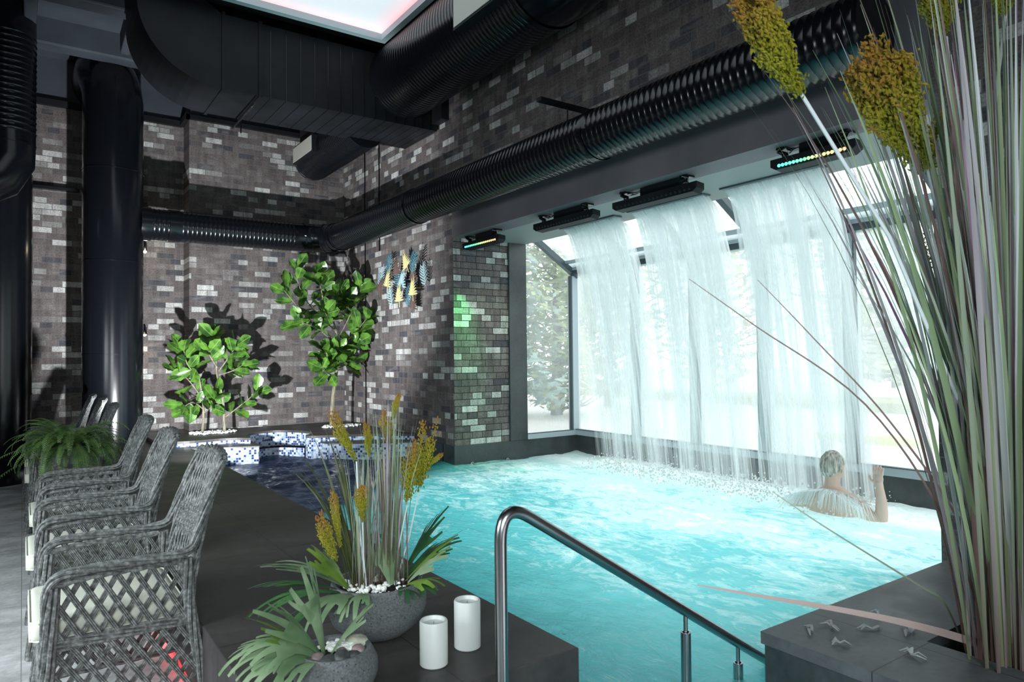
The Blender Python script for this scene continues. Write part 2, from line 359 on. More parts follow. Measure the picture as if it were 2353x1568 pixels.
b=MB(); b.prism(path+[(4.10,10.40),(1.87,10.40),(1.87,10.78),(1.30,10.78)],PZ-.03,PZ); struct('tub_platform',b,M['deck'])
b=MB(); b.wallpath(path,-.6,PZ-.03); struct('tub_wall',b,M['mosaic'])
b=MB(); bp=[(1.60,8.93),(1.90,8.80),(2.32,8.65),(2.335,8.66),(2.36,8.8),(2.38,9.25)]; b.wallpath(bp,-.6,.345); struct('tub_bench_face',b,M['mosaic'])
b=MB(); b.prism([(1.55,8.94),(1.90,8.79),(2.33,8.635),(2.35,8.65),(2.37,8.8),(2.39,9.28),(1.55,9.3)],.345,.362); struct('tub_bench_top',b,M['deck'])
b=MB(); bp=[(3.15,8.9),(3.08,8.6),(3.12,8.42),(3.30,8.28),(3.6,8.12),(4.10,7.86)]; b.wallpath(bp,-.6,.34); struct('tub_bench_face_right',b,M['mosaic'])
b=MB(); b.prism([(3.14,8.9),(3.07,8.6),(3.11,8.41),(3.295,8.27),(3.6,8.11),(4.10,7.85),(4.10,8.3),(3.6,8.6)],.34,.356); struct('tub_bench_top_right',b,M['deck'])
b=MB(); wp=smooth2([(2.37,9.05),(2.50,9.14),(2.68,9.15),(2.84,9.02),(2.95,8.86)]); b.wallpath(wp,-.5,.265); struct('tub_weir',b,M['mosaic'])
b=MB(); b.tube([(x,y,.275) for x,y in wp],.014,8); struct('tub_weir_lip',b,M['black'],smooth=True)
# ------------------------------------------------------------------ pool water
def water():
    xs=[1.3+i*.045 for i in range(int(4.66/.045)+2)]; ys=[1.15+i*.045 for i in range(int(9.3/.045))]
    vs=[];uv=[]
    for y in ys:
        for x in xs:
            a=.35+.65*min(1,max(0,(x-1.6)/3.5)) if y<7 else 1.5
            p=Vector((x,y,0)); h=noise.noise(p*2.1)*.022+noise.noise(p*5.5+Vector((3,1,0)))*.012+noise.noise(p*13)*.005
            d=abs(x-5.42); sp=math.exp(-(d/.22)**2) if 2.8<y<6.0 else 0
            h=h*a+sp*(.05+.06*abs(noise.noise(p*8)))
            x_=min(x,5.945); vs.append((x_,y,WL+h)); uv.append((x,y))
    n=len(xs); fs=[(j*n+i,j*n+i+1,(j+1)*n+i+1,(j+1)*n+i) for j in range(len(ys)-1) for i in range(n-1)]
    m=bpy.data.materials.new('turbulent_pool_water'); m.use_nodes=True; q=NT(m); q.b=None
    for nd in list(q.t.nodes):
        if nd.type=='BSDF_PRINCIPLED': q.t.nodes.remove(nd)
    p=q.pos(); sp=q.n('ShaderNodeSeparateXYZ'); q.l(p,sp.inputs[0]); X,Y=sp.outputs[0],sp.outputs[1]
    v=q.mapping(p,scale=(1.5,.85,1),rot=(0,0,.35))
    n1=q.noise(v,3.2,8,.62,1.6); n2=q.noise(v,12,6,.65,1.0); n3=q.noise(v,1.1,2,.5)
    near=q.math('MULTIPLY',q.math('SUBTRACT',X,3.9),.11)          # more foam toward the waterfall
    s=q.math('ADD',q.math('ADD',q.math('MULTIPLY',n1,.62),q.math('MULTIPLY',n2,.38)),near)
    s=q.math('ADD',s,q.math('MULTIPLY',q.math('SUBTRACT',n3,.5),.45))
    my=q.math('MULTIPLY',q.math('SUBTRACT',3.9,q.math('SUBTRACT',Y,q.math('MULTIPLY',X,.84))),1.5,True)       # foam only in the main pool
    foam=q.ramp(s,[(.40,(0,0,0)),(.46,(.25,.25,.25)),(.50,(.20,.20,.20)),(.56,(.55,.55,.55)),(.62,(.42,.42,.42)),(.80,(1,1,1))])
    band=q.math('MULTIPLY',q.math('SUBTRACT',X,4.75),1.5,True); foam=q.math('MAXIMUM',foam,q.math('MULTIPLY',band,q.ramp(n2,[(.3,(.75,)*3),(.5,(1,)*3)]))); foam=q.math('MULTIPLY',foam,my)
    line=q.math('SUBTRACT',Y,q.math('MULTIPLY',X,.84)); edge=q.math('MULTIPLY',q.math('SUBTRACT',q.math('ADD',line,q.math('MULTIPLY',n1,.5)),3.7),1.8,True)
    mt=q.mix(edge,(.10,.50,.53),(.004,.014,.045))  # navy end paints in the shade of the side channel the pool lights miss
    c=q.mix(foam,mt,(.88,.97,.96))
    df=q.n('ShaderNodeBsdfDiffuse'); q.l(c,df.inputs[0]); tr=q.n('ShaderNodeBsdfTranslucent'); q.l(c,tr.inputs[0])
    gl=q.n('ShaderNodeBsdfGlossy'); gl.inputs['Roughness'].default_value=.09
    bu=q.n('ShaderNodeBump'); bu.inputs['Strength'].default_value=.8; bu.inputs['Distance'].default_value=.03; q.l(q.mix(.4,n1,n2),bu.inputs['Height'])
    for z in (df,gl): q.l(bu.outputs[0],z.inputs['Normal'])
    a=q.n('ShaderNodeMixShader'); a.inputs[0].default_value=.6; q.l(df.outputs[0],a.inputs[1]); q.l(tr.outputs[0],a.inputs[2])
    fr=q.n('ShaderNodeFresnel'); fr.inputs[0].default_value=1.33; q.l(bu.outputs[0],fr.inputs['Normal'])
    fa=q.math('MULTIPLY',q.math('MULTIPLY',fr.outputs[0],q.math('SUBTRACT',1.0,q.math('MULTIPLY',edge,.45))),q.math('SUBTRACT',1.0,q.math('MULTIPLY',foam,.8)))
    b2=q.n('ShaderNodeMixShader'); q.l(fa,b2.inputs[0]); q.l(a.outputs[0],b2.inputs[1]); q.l(gl.outputs[0],b2.inputs[2])
    q.l(b2.outputs[0],q.t.nodes['Material Output'].inputs[0])
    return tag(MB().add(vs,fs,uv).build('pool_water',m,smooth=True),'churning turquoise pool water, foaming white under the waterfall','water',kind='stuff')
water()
# ------------------------------------------------------------------ waterfall curtains
def fallmat():
    m=bpy.data.materials.new('falling_water'); m.use_nodes=True; q=NT(m)
    for nd in list(q.t.nodes):
        if nd.type=='BSDF_PRINCIPLED': q.t.nodes.remove(nd)
    uv=q.uv(); sp=q.n('ShaderNodeSeparateXYZ'); q.l(uv,sp.inputs[0]); V=sp.outputs[1]
    a=q.noise(q.mapping(uv,scale=(9,.55,1)),1,5,.62,.25); b=q.noise(q.mapping(uv,scale=(42,1.4,1)),1,4,.6,.2); c=q.noise(q.mapping(uv,scale=(120,5,1)),1,2,.6)
    s=q.math('ADD',q.math('ADD',q.math('MULTIPLY',a,.50),q.math('MULTIPLY',b,.34)),q.math('MULTIPLY',c,.16))
    s=q.math('ADD',s,q.math('MULTIPLY',q.math('SUBTRACT',.55,V),.10))
    al=q.ramp(s,[(.40,(.05,.05,.05)),(.49,(.36,.36,.36)),(.58,(.86,.86,.86))])
    df=q.n('ShaderNodeBsdfDiffuse'); df.inputs[0].default_value=(.95,.985,.985,1); tr=q.n('ShaderNodeBsdfTranslucent'); tr.inputs[0].default_value=(.95,.985,.985,1)
    tp=q.n('ShaderNodeBsdfTransparent'); x=q.n('ShaderNodeMixShader'); x.inputs[0].default_value=.55; q.l(df.outputs[0],x.inputs[1]); q.l(tr.outputs[0],x.inputs[2])
    y=q.n('ShaderNodeMixShader'); q.l(al,y.inputs[0]); q.l(tp.outputs[0],y.inputs[1]); q.l(x.outputs[0],y.inputs[2]); q.l(y.outputs[0],q.t.nodes['Material Output'].inputs[0]); return m
M['fall']=fallmat()
names=['left curtain of falling water, beside the tall side window','middle curtain of falling water under the second lamp bar','right curtain of falling water, above the bather']
for k,(ya,yb) in enumerate(slots):
    mb=MB()
    for lay in range(3):
        rng=random.Random(k*10+lay); nu=60; nv=34; vs=[];uv=[]
        x0=4.82+.025*lay; dx=.50+.11*lay
        for j in range(nv+1):
            t=(j/nv); z=2.80-(2.80-WL+.02)*t**1.0; fall=(2.80-z)/(2.65); drift=dx*math.sqrt(max(fall,0))
            for i in range(nu+1):
                u=i/nu; y=ya+(yb-ya)*u; wob=noise.noise(Vector((u*6+lay*7,fall*1.2,k*5+lay)))
                y2=y+.05*wob*fall+(.5-u)*.10*fall; x=x0+drift+.07*wob*(.2+fall)
                vs.append((x,y2,z)); uv.append((y*1.0+lay*3.7+k*11,fall))
        n=nu+1; fs=[(j*n+i,j*n+i+1,(j+1)*n+i+1,(j+1)*n+i) for j in range(nv) for i in range(nu)]
        mb.add(vs,fs,uv)
    tag(mb.build('waterfall',M['fall'],smooth=True),names[k],'waterfall',kind='stuff',group='waterfall curtains')
    struct('waterfall_slot',MB().box((4.79,yb-.02,2.785),(4.90,ya+.02,2.80)),M['aludark'])
sp=MB(); rng=random.Random(5)
for i in range(3200):
    y=rng.uniform(2.85,5.95); x=rng.gauss(5.38,.17); z=WL+.015+abs(rng.gauss(0,.055)); sp.ball((min(x,5.9),y,z),rng.uniform(.003,.010),n=5,m=3)
tag(sp.build('splash_drops',M['gravel'],smooth=True),'white splash drops leaping where the curtains hit the pool','splash',kind='stuff')
# ------------------------------------------------------------------ windows
def glassmat(lo,hi):
    m=bpy.data.materials.new('wet_misted_glass'); m.use_nodes=True; q=NT(m)
    for nd in list(q.t.nodes):
        if nd.type=='BSDF_PRINCIPLED': q.t.nodes.remove(nd)
    p=q.pos(); n=q.noise(p,170,2,.7); n2=q.noise(q.mapping(p,scale=(2,2,.6)),1.6,4); k=q.math('ADD',q.math('MULTIPLY',n2,.45),q.math('MULTIPLY',n,.28))
    al=q.ramp(k,[(.24,(lo,)*3),(.48,(hi,)*3)])
    tp=q.n('ShaderNodeBsdfTransparent'); tr=q.n('ShaderNodeBsdfTranslucent'); tr.inputs[0].default_value=(.85,.95,.97,1); gl=q.n('ShaderNodeBsdfGlossy'); gl.inputs['Roughness'].default_value=.02
    x=q.n('ShaderNodeMixShader'); q.l(al,x.inputs[0]); q.l(tp.outputs[0],x.inputs[1]); q.l(tr.outputs[0],x.inputs[2])
    y=q.n('ShaderNodeMixShader'); y.inputs[0].default_value=.05; q.l(x.outputs[0],y.inputs[1]); q.l(gl.outputs[0],y.inputs[2]); q.l(y.outputs[0],q.t.nodes['Material Output'].inputs[0]); return m
M['glass']=glassmat(.30,.72); M['clearglass']=glassmat(.10,.36)
def window(name,fr_boxes,pane,seal=None,gm='glass'):
    o=struct(name,MB(),M['alu'])if False else None
    mb=MB()
    for a,b_ in fr_boxes: mb.box(a,b_)
    o=struct(name,mb,M['alu'],bevel=.004); 
    g=MB(); g.add(pane,[(0,1,2,3)]); g.build('pane',M[gm],o)
    if seal:
        sm=MB(); 
        for a,b_ in seal: sm.box(a,b_)
        sm.build('seal',M['aludark'],o)
    return o
# alcove side window (plane Y=7.03)
window('window_1',[((5.13,7.0,.375),(5.95,7.08,.445)),((5.87,7.0,.445),(5.99,7.10,2.45)),((5.13,7.03,.445),(5.15,7.08,2.8))],
  [(5.15,7.06,.44),(5.88,7.06,.44),(5.88,7.06,2.48),(5.15,7.06,2.98)],[((5.855,7.005,.445),(5.872,7.06,2.45)),((5.13,6.998,.44),(5.87,7.02,.450))],'clearglass')
my=[7.02,5.92,5.03,4.18,3.30,2.45,1.6]
for i in range(6):
    a,b_=my[i],my[i+1]; wdt=.09 if i in(0,1,2,3) else .12
    window('window_%d'%(i+2),[((5.91,b_,.375),(6.0,a,.45)),((5.90,b_-wdt/2,.45),(6.02,b_+wdt/2,2.5)),((5.90,b_,2.46),(6.0,a,2.53)),],
       [(5.96,a,.44),(5.96,b_,.44),(5.96,b_,2.5),(5.96,a,2.5)],
       [((5.897,b_+wdt/2,.455),(5.94,b_+wdt/2+.012,2.46)),((5.897,b_,.445),(5.94,a,.455)),((5.897,b_-wdt/2-.012,.455),(5.94,b_-wdt/2,2.46))])
# sloping glass roof from soffit edge down to the window head
x0,z0,x1,z1=5.13,3.02,5.95,2.50
g=MB(); g.add([(x0,7.0,z0),(x0,1.6,z0),(x1,1.6,z1),(x1,7.0,z1)],[(0,1,2,3)])
ro=MB()
for y in my: ro.add(*(lambda y:([(x0,y-.035,z0),(x1,y-.035,z1),(x1,y+.035,z1),(x0,y+.035,z0),(x0,y-.035,z0-.08),(x1,y-.035,z1-.08),(x1,y+.035,z1-.08),(x0,y+.035,z0-.08)],[(0,1,2,3),(7,6,5,4),(0,4,5,1),(1,5,6,2),(2,6,7,3),(3,7,4,0)]))(y))
o=struct('window_8',ro,M['aludark']); g.build('pane',M['glass'],o)
bm_=MB(); bm_.box((5.86,1.6,2.52),(6.02,7.02,2.62)); bm_.box((5.74,1.6,2.60),(5.80,7.0,2.635)); bm_.build('glazing_bar',M['alu'],o)
hd=MB(); hd.box((5.875,1.6,2.46),(5.90,7.0,2.53)); struct('trim_8',hd,M['aludark'])
#PART2
# ------------------------------------------------------------------ spiral ducts
def spiral(mb,a,b_,r,pitch=.055,n=40,plain0=0,plain1=0,h=.0036):
    a=Vector(a);b_=Vector(b_);L=(b_-a).length;t=(b_-a)/L; pts=[];rr=[]
    def put(s,q): pts.append(a+t*s);rr.append(q)
    put(0,r); s=plain0
    if plain0: put(plain0,r)
    while s<L-plain1-pitch:
        put(s+pitch*.05,r);put(s+pitch*.30,r);put(s+pitch*.45,r+h);put(s+pitch*.60,r);s+=pitch
    put(L-plain1,r)
    if plain1: put(L,r)
    mb.tube(pts,rr,n)
def collar(mb,p,axis,r,w_=.05):
    p=Vector(p);ax=Vector(axis).normalized(); mb.tube([p-ax*w_/2,p-ax*w_/2,p+ax*w_/2,p+ax*w_/2],[r-.004,r,r,r-.004],36)
K=M['black']
t=thing('spiral_duct','long black spiral duct running along the side wall above the pool opening','duct',(3.72,1.9,3.15))
def child(mb,name,t,m,**k):
    mb.v=[(x-t.location[0],y-t.location[1],z-t.location[2]) for x,y,z in mb.v]; return mb.build(name,m,t,**k)
b=MB(); spiral(b,(3.72,1.9,3.15),(3.72,9.55,3.15),.195); child(b,'pipe',t,K,smooth=True)
for y in (4.1,7.2): b=MB(); collar(b,(3.72,y,3.15),(0,1,0),.206); child(b,'joint_collar',t,K,smooth=True)
b=MB(); b.lathe([(0,0),(.188,0),(.2,.004)],n=36); b.v=[(3.72+x,1.895+z*0.5,3.15+y) for x,y,z in b.v]; child(b,'end_cap',t,M['blackmatte'])
b=MB(); pts=[(3.72,9.5,3.15)]+[(3.30+.42*math.cos(R(a)),9.54+.42*math.sin(R(a)),3.15) for a in range(0,91,10)]+[(3.2,9.96,3.15)]
b.tube(pts,[.2]*len(pts),36)
for a in (0,22,45,68,90): collar(b,(3.30+.42*math.cos(R(a)),9.54+.42*math.sin(R(a)),3.15),(-math.sin(R(a)),math.cos(R(a)),0),.207,.018)
child(b,'elbow',t,K,smooth=True)
b=MB(); b.box((3.42,4.44,3.475),(4.098,4.50,3.505)); b.tube([(3.72,4.47,3.48),(3.72,4.47,3.33)],.006,6); b.box((3.98,4.40,3.44),(4.098,4.54,3.475)); child(b,'wall_bracket',t,M['blackmatte'])
t=thing('spiral_duct','black spiral duct running sideways in front of the back wall from the tall round column','duct',(1.2,9.96,3.15))
b=MB(); spiral(b,(1.24,9.96,3.15),(3.2,9.96,3.15),.20,plain0=.05); child(b,'pipe',t,K,smooth=True)
b=MB(); collar(b,(1.27,9.96,3.15),(1,0,0),.215,.12); collar(b,(1.60,9.96,3.15),(1,0,0),.209,.14); child(b,'joint_collar',t,K,smooth=True)
t=thing('duct_column','thick smooth black round duct column standing on the deck before the back wall','duct column',(.915,9.95,DK))
b=MB(); b.tube([(.915,9.95,DK),(.915,9.95,4.65),(.90,9.99,4.80),(.86,10.10,4.98),(.84,10.22,5.05),(.84,10.78,5.07)],[.335,.335,.335,.335,.33,.33],48); child(b,'pipe',t,K,smooth=True)
for z in (1.48,2.62,3.75): b=MB(); collar(b,(.915,9.95,z),(0,0,1),.340,.014); child(b,'seam_ring',t,K,smooth=True)
t=thing('duct_column','black round duct column at the far left edge with stacked smooth sections','duct column',(-.31,10.1,0))
b=MB(); b.tube([(-.31,10.1,0),(-.31,10.1,3.62)],.40,48); child(b,'pipe',t,K,smooth=True)
for z in (1.02,2.35): b=MB(); collar(b,(-.31,10.1,z),(0,0,1),.406,.016); child(b,'seam_ring',t,K,smooth=True)
t=thing('spiral_duct','black spiral drop duct bending toward the left edge of the ceiling','duct',(-.18,9.3,3.2))
b=MB(); spiral(b,(-.16,9.3,3.75),(-.16,9.3,5.3),.27,.065,plain0=.12,plain1=.3,h=.006); child(b,'pipe',t,K,smooth=True)
b=MB(); b.tube([(-.16,9.3,3.78),(-.16,9.3,3.60),(-.26,9.27,3.40),(-.45,9.2,3.27),(-.70,9.1,3.2),(-1.8,8.8,3.0)],[.27]*6,36); 
collar(b,(-.16,9.3,3.76),(0,0,1),.276,.02); child(b,'elbow',t,K,smooth=True)
# rectangular duct with quarter round elbow
t=thing('rectangular_duct','big black rectangular duct with a curved elbow rising into the ceiling','duct',(1.6,7.34,4.12))
b=MB(); prof=[(4.07,4.125),(1.6,4.125)]+[(1.6-.74*math.sin(R(a)),4.865-.74*math.cos(R(a))) for a in range(8,91,7)]+[(.86,5.34),(1.45,5.34),(1.45,4.98),(1.62,4.88),(4.07,4.88)]
n=len(prof); vs=[(x,7.34,z) for x,z in prof]+[(x,8.19,z) for x,z in prof]; fs=[tuple(range(n)),tuple(range(2*n-1,n-1,-1))]+[(i,n+i,n+(i+1)%n,(i+1)%n) for i in range(n)]
b.add(vs,fs); child(b,'casing',t,M['blackmatte'])
b=MB()
for x,w_ in ((1.62,.03),(1.98,.035)): b.box((x,7.325,4.11),(x+w_,8.205,4.90))
child(b,'flange',t,M['blackmatte'])
b=MB()
x=2.1
for i in range(24):
    b.box((x,7.335,4.12),(x+.006,8.195,4.885)); x+=.16-.004*i
    if x>4.05: break
child(b,'stiffening_ribs',t,K)
b=MB(); b.tube([(1.93,7.30,4.02),(1.93,8.22,4.02)],.01,6); b.tube([(2.02,8.22,3.98),(2.02,8.22,5.3)],.007,6); child(b,'hanger_rail',t,K)
# large round duct off the rectangular duct
t=thing('spiral_duct','very large black spiral duct coming forward overhead from the rectangular duct','duct',(3.62,6,4.62))
b=MB(); spiral(b,(3.62,4.62,4.62),(3.62,7.34,4.62),.42,.055,48,h=.004); child(b,'pipe',t,K,smooth=True)
b=MB(); b.tube([(3.62,4.66,4.62),(3.62,4.4,4.62),(3.62,4.05,4.68),(3.62,3.8,4.82),(3.62,3.65,5.02),(3.62,3.62,5.3)],.425,40); collar(b,(3.62,4.62,4.62),(0,1,0),.438,.03); child(b,'elbow',t,K,smooth=True)
b=MB(); b.box((4.0,7.1,4.2),(4.099,8.3,4.9)); child(b,'wall_flange',t,M['blackmatte'])
def grille(label,x,ya,yb,za,zb,dep):
    t=thing('air_grille',label,'air grille',(x,(ya+yb)/2,za))
    b=MB(); b.box((x,ya,za),(x+dep,yb,zb)); child(b,'housing',t,M['blackmatte'])
    b=MB(); b.box((x-.008,ya+.02,za+.02),(x+.002,yb-.02,zb-.02)); child(b,'perforated_plate',t,M['panelgrille'])
grille('pale perforated air grille on the side of the huge overhead duct',3.18,4.76,5.42,4.36,4.80,.10)
t=thing('spiral_duct','short black spiral duct near the back wall, under the rectangular duct','duct',(3.48,9,4.29))
b=MB(); spiral(b,(3.48,8.1,4.29),(3.48,10.05,4.29),.265,.050,36)
child(b,'pipe',t,K,smooth=True)
grille('small pale air grille on the short duct by the back wall',3.165,9.15,9.95,4.19,4.43,.10)
b=MB(); b.box((3.25,9.3,4.45),(3.40,9.9,5.3)); tag(b.build('duct_hanger_box',M['blackmatte']),'black sheet box hanging behind the rectangular duct','duct box')
# skylight
t=thing('ceiling_light_box','glowing white square skylight box with pink inner edge','skylight',(2.2,6.2,4.9))
x0,x1,y0,y1=.3,3.31,4.2,7.16
b=MB()
for a,c_ in (((x0,y1-.07,4.93),(x1,y1,5.03)),((x0,y0,4.93),(x1,y0+.07,5.03)),((x1-.07,y0+.07,4.93),(x1,y1-.07,5.03)),((x0,y0+.07,4.93),(x0+.07,y1-.07,5.03))): b.box(a,c_)
child(b,'frame',t,mat('pale_teal_frame',(.45,.62,.64),.4))
b=MB(); b.box((x0+.07,y0+.07,5.0),(x1-.07,y1-.07,5.02)); 
sm=mat('lit_skylight_panel',(.8,.85,.88),.5); q=NT(sm); o_=q.obj()
sp=q.n('ShaderNodeSeparateXYZ'); q.l(o_,sp.inputs[0]); ex=q.math('SUBTRACT',1.04,q.math('ABSOLUTE',q.math('SUBTRACT',sp.outputs[0],(x0+x1)/2-2.2))); 
ex=q.math('SUBTRACT',(x1-x0)/2-.07,q.math('ABSOLUTE',q.math('SUBTRACT',sp.outputs[0],(x0+x1)/2-2.2))); ey=q.math('SUBTRACT',(y1-y0)/2-.07,q.math('ABSOLUTE',q.math('SUBTRACT',sp.outputs[1],(y0+y1)/2-6.2)))
e=q.math('MINIMUM',ex,ey); c_=q.ramp(e,[(0,(1.0,.42,.45)),(.06,(.95,.68,.72)),(.22,(.72,.78,.84)),(1,(.74,.83,.87))]); q.l(c_,q.b.inputs['Emission Color']); q.b.inputs['Emission Strength'].default_value=.95
child(b,'lit_panel',t,sm)
# cables on the side wall
for x,z0,z1,lab in ((9.55,.37,4.8,'thin dark cable running down the side wall nearest the brick corner'),(9.05,2.9,4.8,'thin dark cable high on the side wall, behind the end of the long duct')):
    tag(MB().tube([(4.085,x,z0),(4.085,x,z1)],.007,6).build('wall_cable',K),lab,'cable')
b=MB(); b.box((-.2,10.72,3.62),(.60,10.80,3.66)); tag(b.build('wall_rail',K),'thin black rail on the brick between the two duct columns','rail')
# wall lamps
for z,lab,lit in ((2.98,'small black wall lamp glowing under the sideways duct',1),(1.84,'small black wall lamp casting a warm pool of light on the brick',0)):
    t=thing('wall_lamp',lab,'wall lamp',(1.36,10.74,z))
    b=MB(); b.box((-.02,0,-.03),(.02,.06,.03)); b.tube([(0,0,.02),(0,-.05,.02),(0,-.06,-.02)],.012,8); b.build('bracket',K,t)
    b=MB(); b.lathe([(.0,0),(.025,-.01),(.03,-.07)],(0,-.06,-.01),12); b.build('lamp_shade',K,t,smooth=True)
    b=MB(); b.ball((0,-.06,-.085),.024,n=8,m=6); b.build('bulb',mat('lit_bulb',(1,.9,.7),.4,emit=(1,.85,.6),es=14 if lit else 4),t,smooth=True)
# ------------------------------------------------------------------ LED lamp bars under the soffit
ledc=mat('rgb_led_lens',(.2,.8,.5),.3); q=NT(ledc); sp=q.n('ShaderNodeSeparateXYZ'); q.l(q.uv(),sp.inputs[0]); q.l(q.ramp(sp.outputs[0],[(0,(1,.35,.2)),(.35,(.9,.8,.2)),(.6,(.2,1,.35)),(1,(.1,.9,.9))]),q.b.inputs['Emission Color']); q.b.inputs['Emission Strength'].default_value=1.6
offl=mat('unlit_led_lens',(.02,.025,.03),.2)
def ledbar(ya,yb,label,lit,zc=2.70):
    L=yb-ya; t=thing('led_bar_light',label,'stage light',(4.24,(ya+yb)/2,2.8),0,'lamp bars under the soffit')
    b=MB(); h=L/2; pr=[(-h,-.02),(-h+.04,-.045),(h-.04,-.045),(h,-.02),(h,.03),(-h,.03)]
    n=6; vs=[(-.045,y,zc-2.8+z) for y,z in pr]+[(.045,y,zc-2.8+z-.01) for y,z in pr]; b.add(vs,[tuple(range(n)),tuple(range(2*n-1,n-1,-1))]+[(i,n+i,n+(i+1)%n,(i+1)%n) for i in range(n)]); b.build('housing',M['blackmatte'],t,bevel=.003)
    b=MB(); b.box((-.035,-h*.62,zc-2.8+.03),(.035,h*.30,zc-2.8+.095)); b.build('driver_box',K,t,bevel=.004)
    for s in (-1,1):
        y=s*h*.72; b=MB(); b.box((-.05,y-.035,-.015),(.05,y+.035,0)); b.tube([(-.06,y,-.008),(-.03,y+.03*s,-.02),(0,y-.01*s,-.045),(0,y-.01,zc-2.8+.02)],[.010,.014,.018,.014],8); b.ball((-.01,y-.01*s,-.055),.024,n=8,m=6); b.build('bracket',K,t,smooth=True)
    b=MB(); rng=random.Random(int(ya*10))
    for k in range(3):
        b.tube([(-.02+.02*k,-h*.7+(h*1.35)*i/10,-.022+.012*math.sin(i*1.3+k*2)+rng.uniform(-.008,.008)) for i in range(11)],.0045,5)
    b.build('cable',K,t,smooth=True)
    nl=18
    for i in range(nl):
        b=MB(); y=-h+.07+(L-.14)*i/(nl-1); o=len(b.v); b.lathe([(0,-.006),(.011,-.003),(.012,.003)],(-.047,y,zc-2.8-.028),8); b.v[o:]=[(-.047-(z-(zc-2.8-.028))*-1-.002,yy,zc-2.8-.022+(x+.047)) for x,yy,z in b.v[o:]]
        b.uv[o:]=[(i/(nl-1),0)]*(len(b.v)-o)
        b.build('lens',ledc if lit else offl,t)
ledbar(6.22,6.98,'black lamp bar with a row of coloured lit dots beside the green-lit brick',1)
ledbar(4.70,5.60,'black unlit lamp bar over the left curtain of falling water',0)
ledbar(3.52,4.45,'black unlit lamp bar over the middle curtain of falling water',0)
ledbar(2.28,2.88,'black lamp bar behind the tall grass stalks, over the right curtain of falling water',1)
# grab bar on the alcove wall
t=thing('grab_bar','white grab bar at the waterline under the alcove brick','grab bar',(4.6,6.98,.13))
b=MB(); b.tube([(-.30,-.07,0),(.24,-.07,0)],.016,10); b.build('bar',mat('white_coated_bar',(.75,.8,.8),.3),t,smooth=True)
for x in (-.28,.22): b=MB(); b.tube([(x,-.07,0),(x,.035,.02)],.012,8); b.tube([(x,.02,.02),(x,.035,.02)],.028,12); b.build('mount',M['steel'],t,smooth=True)
# ------------------------------------------------------------------ handrail
t=thing('handrail','brushed steel handrail descending over the pool steps','handrail',(1.17,1.74,.12))
A=Vector((1.17,1.74,.12)); pts=[(1.17,1.74,.12),(1.17,1.74,.50),(1.17,1.74,.80)]
d=Vector((1.22,0,-.765)).normalized(); c0=Vector((1.17,1.74,.975))  # bend
for i in range(11):
    u=i/10; p0=Vector((1.17,1.74,.845)); p2=c0+d*.13; pts.append(tuple((1-u)**2*p0+2*u*(1-u)*c0+u*u*p2))
pts+=[tuple(c0+d*s) for s in (.3,.7,1.1,1.5,1.75)]
b=MB(); b.tube(pts,.0190,20); child(b,'rail',t,M['steel'],smooth=True)
for x in (1.975,2.27):
    zt=.975-(x-1.17)*.765/1.22; b=MB(); b.tube([(x,1.74,zt),(x,1.74,zt-.10)],.008,10); b.tube([(x,1.74,zt-.075),(x,1.74,zt-.075),(x,1.74,-.9)],[.012,.0185,.0185],16); child(b,'post',t,M['steel'],smooth=True)
# ------------------------------------------------------------------ planter box on the right
t=thing('planter_box','dark tiled planter box with a square opening at the lower right','planter',(3.2,.6,0))
X0,X1,Y0,Y1=2.285,4.095,-.6,1.63; hx0,hx1,hy0,hy1=2.67,3.25,.55,1.23
b=MB()
for a,c_ in (((X0,Y0,-.9),(hx0,Y1,DK-.045)),((hx1,Y0,-.9),(X1,Y1,DK-.045)),((hx0,Y0,-.9),(hx1,hy0,DK-.045)),((hx0,hy1,-.9),(hx1,Y1,DK-.045))): b.box(a,c_)
child(b,'side_cladding',t,M['plinth'])
b=MB()
for a,c_ in (((X0-.01,Y0,DK-.045),(hx0,Y1+.01,DK)),((hx1,Y0,DK-.045),(X1,Y1+.01,DK)),((hx0,Y0,DK-.045),(hx1,hy0,DK)),((hx0,hy1,DK-.045),(hx1,Y1+.01,DK))): b.box(a,c_)
child(b,'top_slab',t,M['planter'])
b=MB(); b.box((hx0,hy0,-.2),(hx1,hy1,.20)); child(b,'soil',t,mat('dark_soil',(.012,.011,.009),.95))
# curled dry leaf scraps on the slab
scr=[(2.42,1.52,.06,.3),(2.52,1.50,.05,1.2),(2.40,1.40,.04,2.0),(2.62,1.40,.06,2.6),(2.70,1.30,.07,.1),(2.50,1.20,.05,1.0),(2.78,1.46,.04,.6)]
labs=['longest pale twig scrap by the corner of the planter slab','pale twig scrap just behind the longest one near the slab corner','small pale scrap in the corner group nearest the slab front','knotted silvery scrap in the middle of the planter slab','flat forked silvery scrap next to the knotted one','star shaped silvery scrap closest to the front edge of the slab','tiny pale scrap farthest back on the slab, under the fallen blade']
pos=[(1800,1450),]
for i,((x,y,L,a),lab) in enumerate(zip(scr,labs)):
    rng=random.Random(i); b=MB(); nb=3+i%3
    for k in range(nb):
        aa=a+rng.uniform(-.6,.6)+(PI if k%2 else 0); l=L*rng.uniform(.5,1); b.tube([(0,0,.006),(math.cos(aa)*l*.5,math.sin(aa)*l*.5,.012+rng.uniform(0,.01)),(math.cos(aa+.4)*l,math.sin(aa+.4)*l,.005)],[.005,.006,.002],6,flat=.6)
    o=b.build('leaf_scrap',mat('silvery_dry_leaf',(.30,.33,.33),.5) if i==0 else bpy.data.materials['silvery_dry_leaf'],smooth=True); o.location=(x,y,DK); tag(o,lab,'dry leaf','leaf scraps on the planter slab')
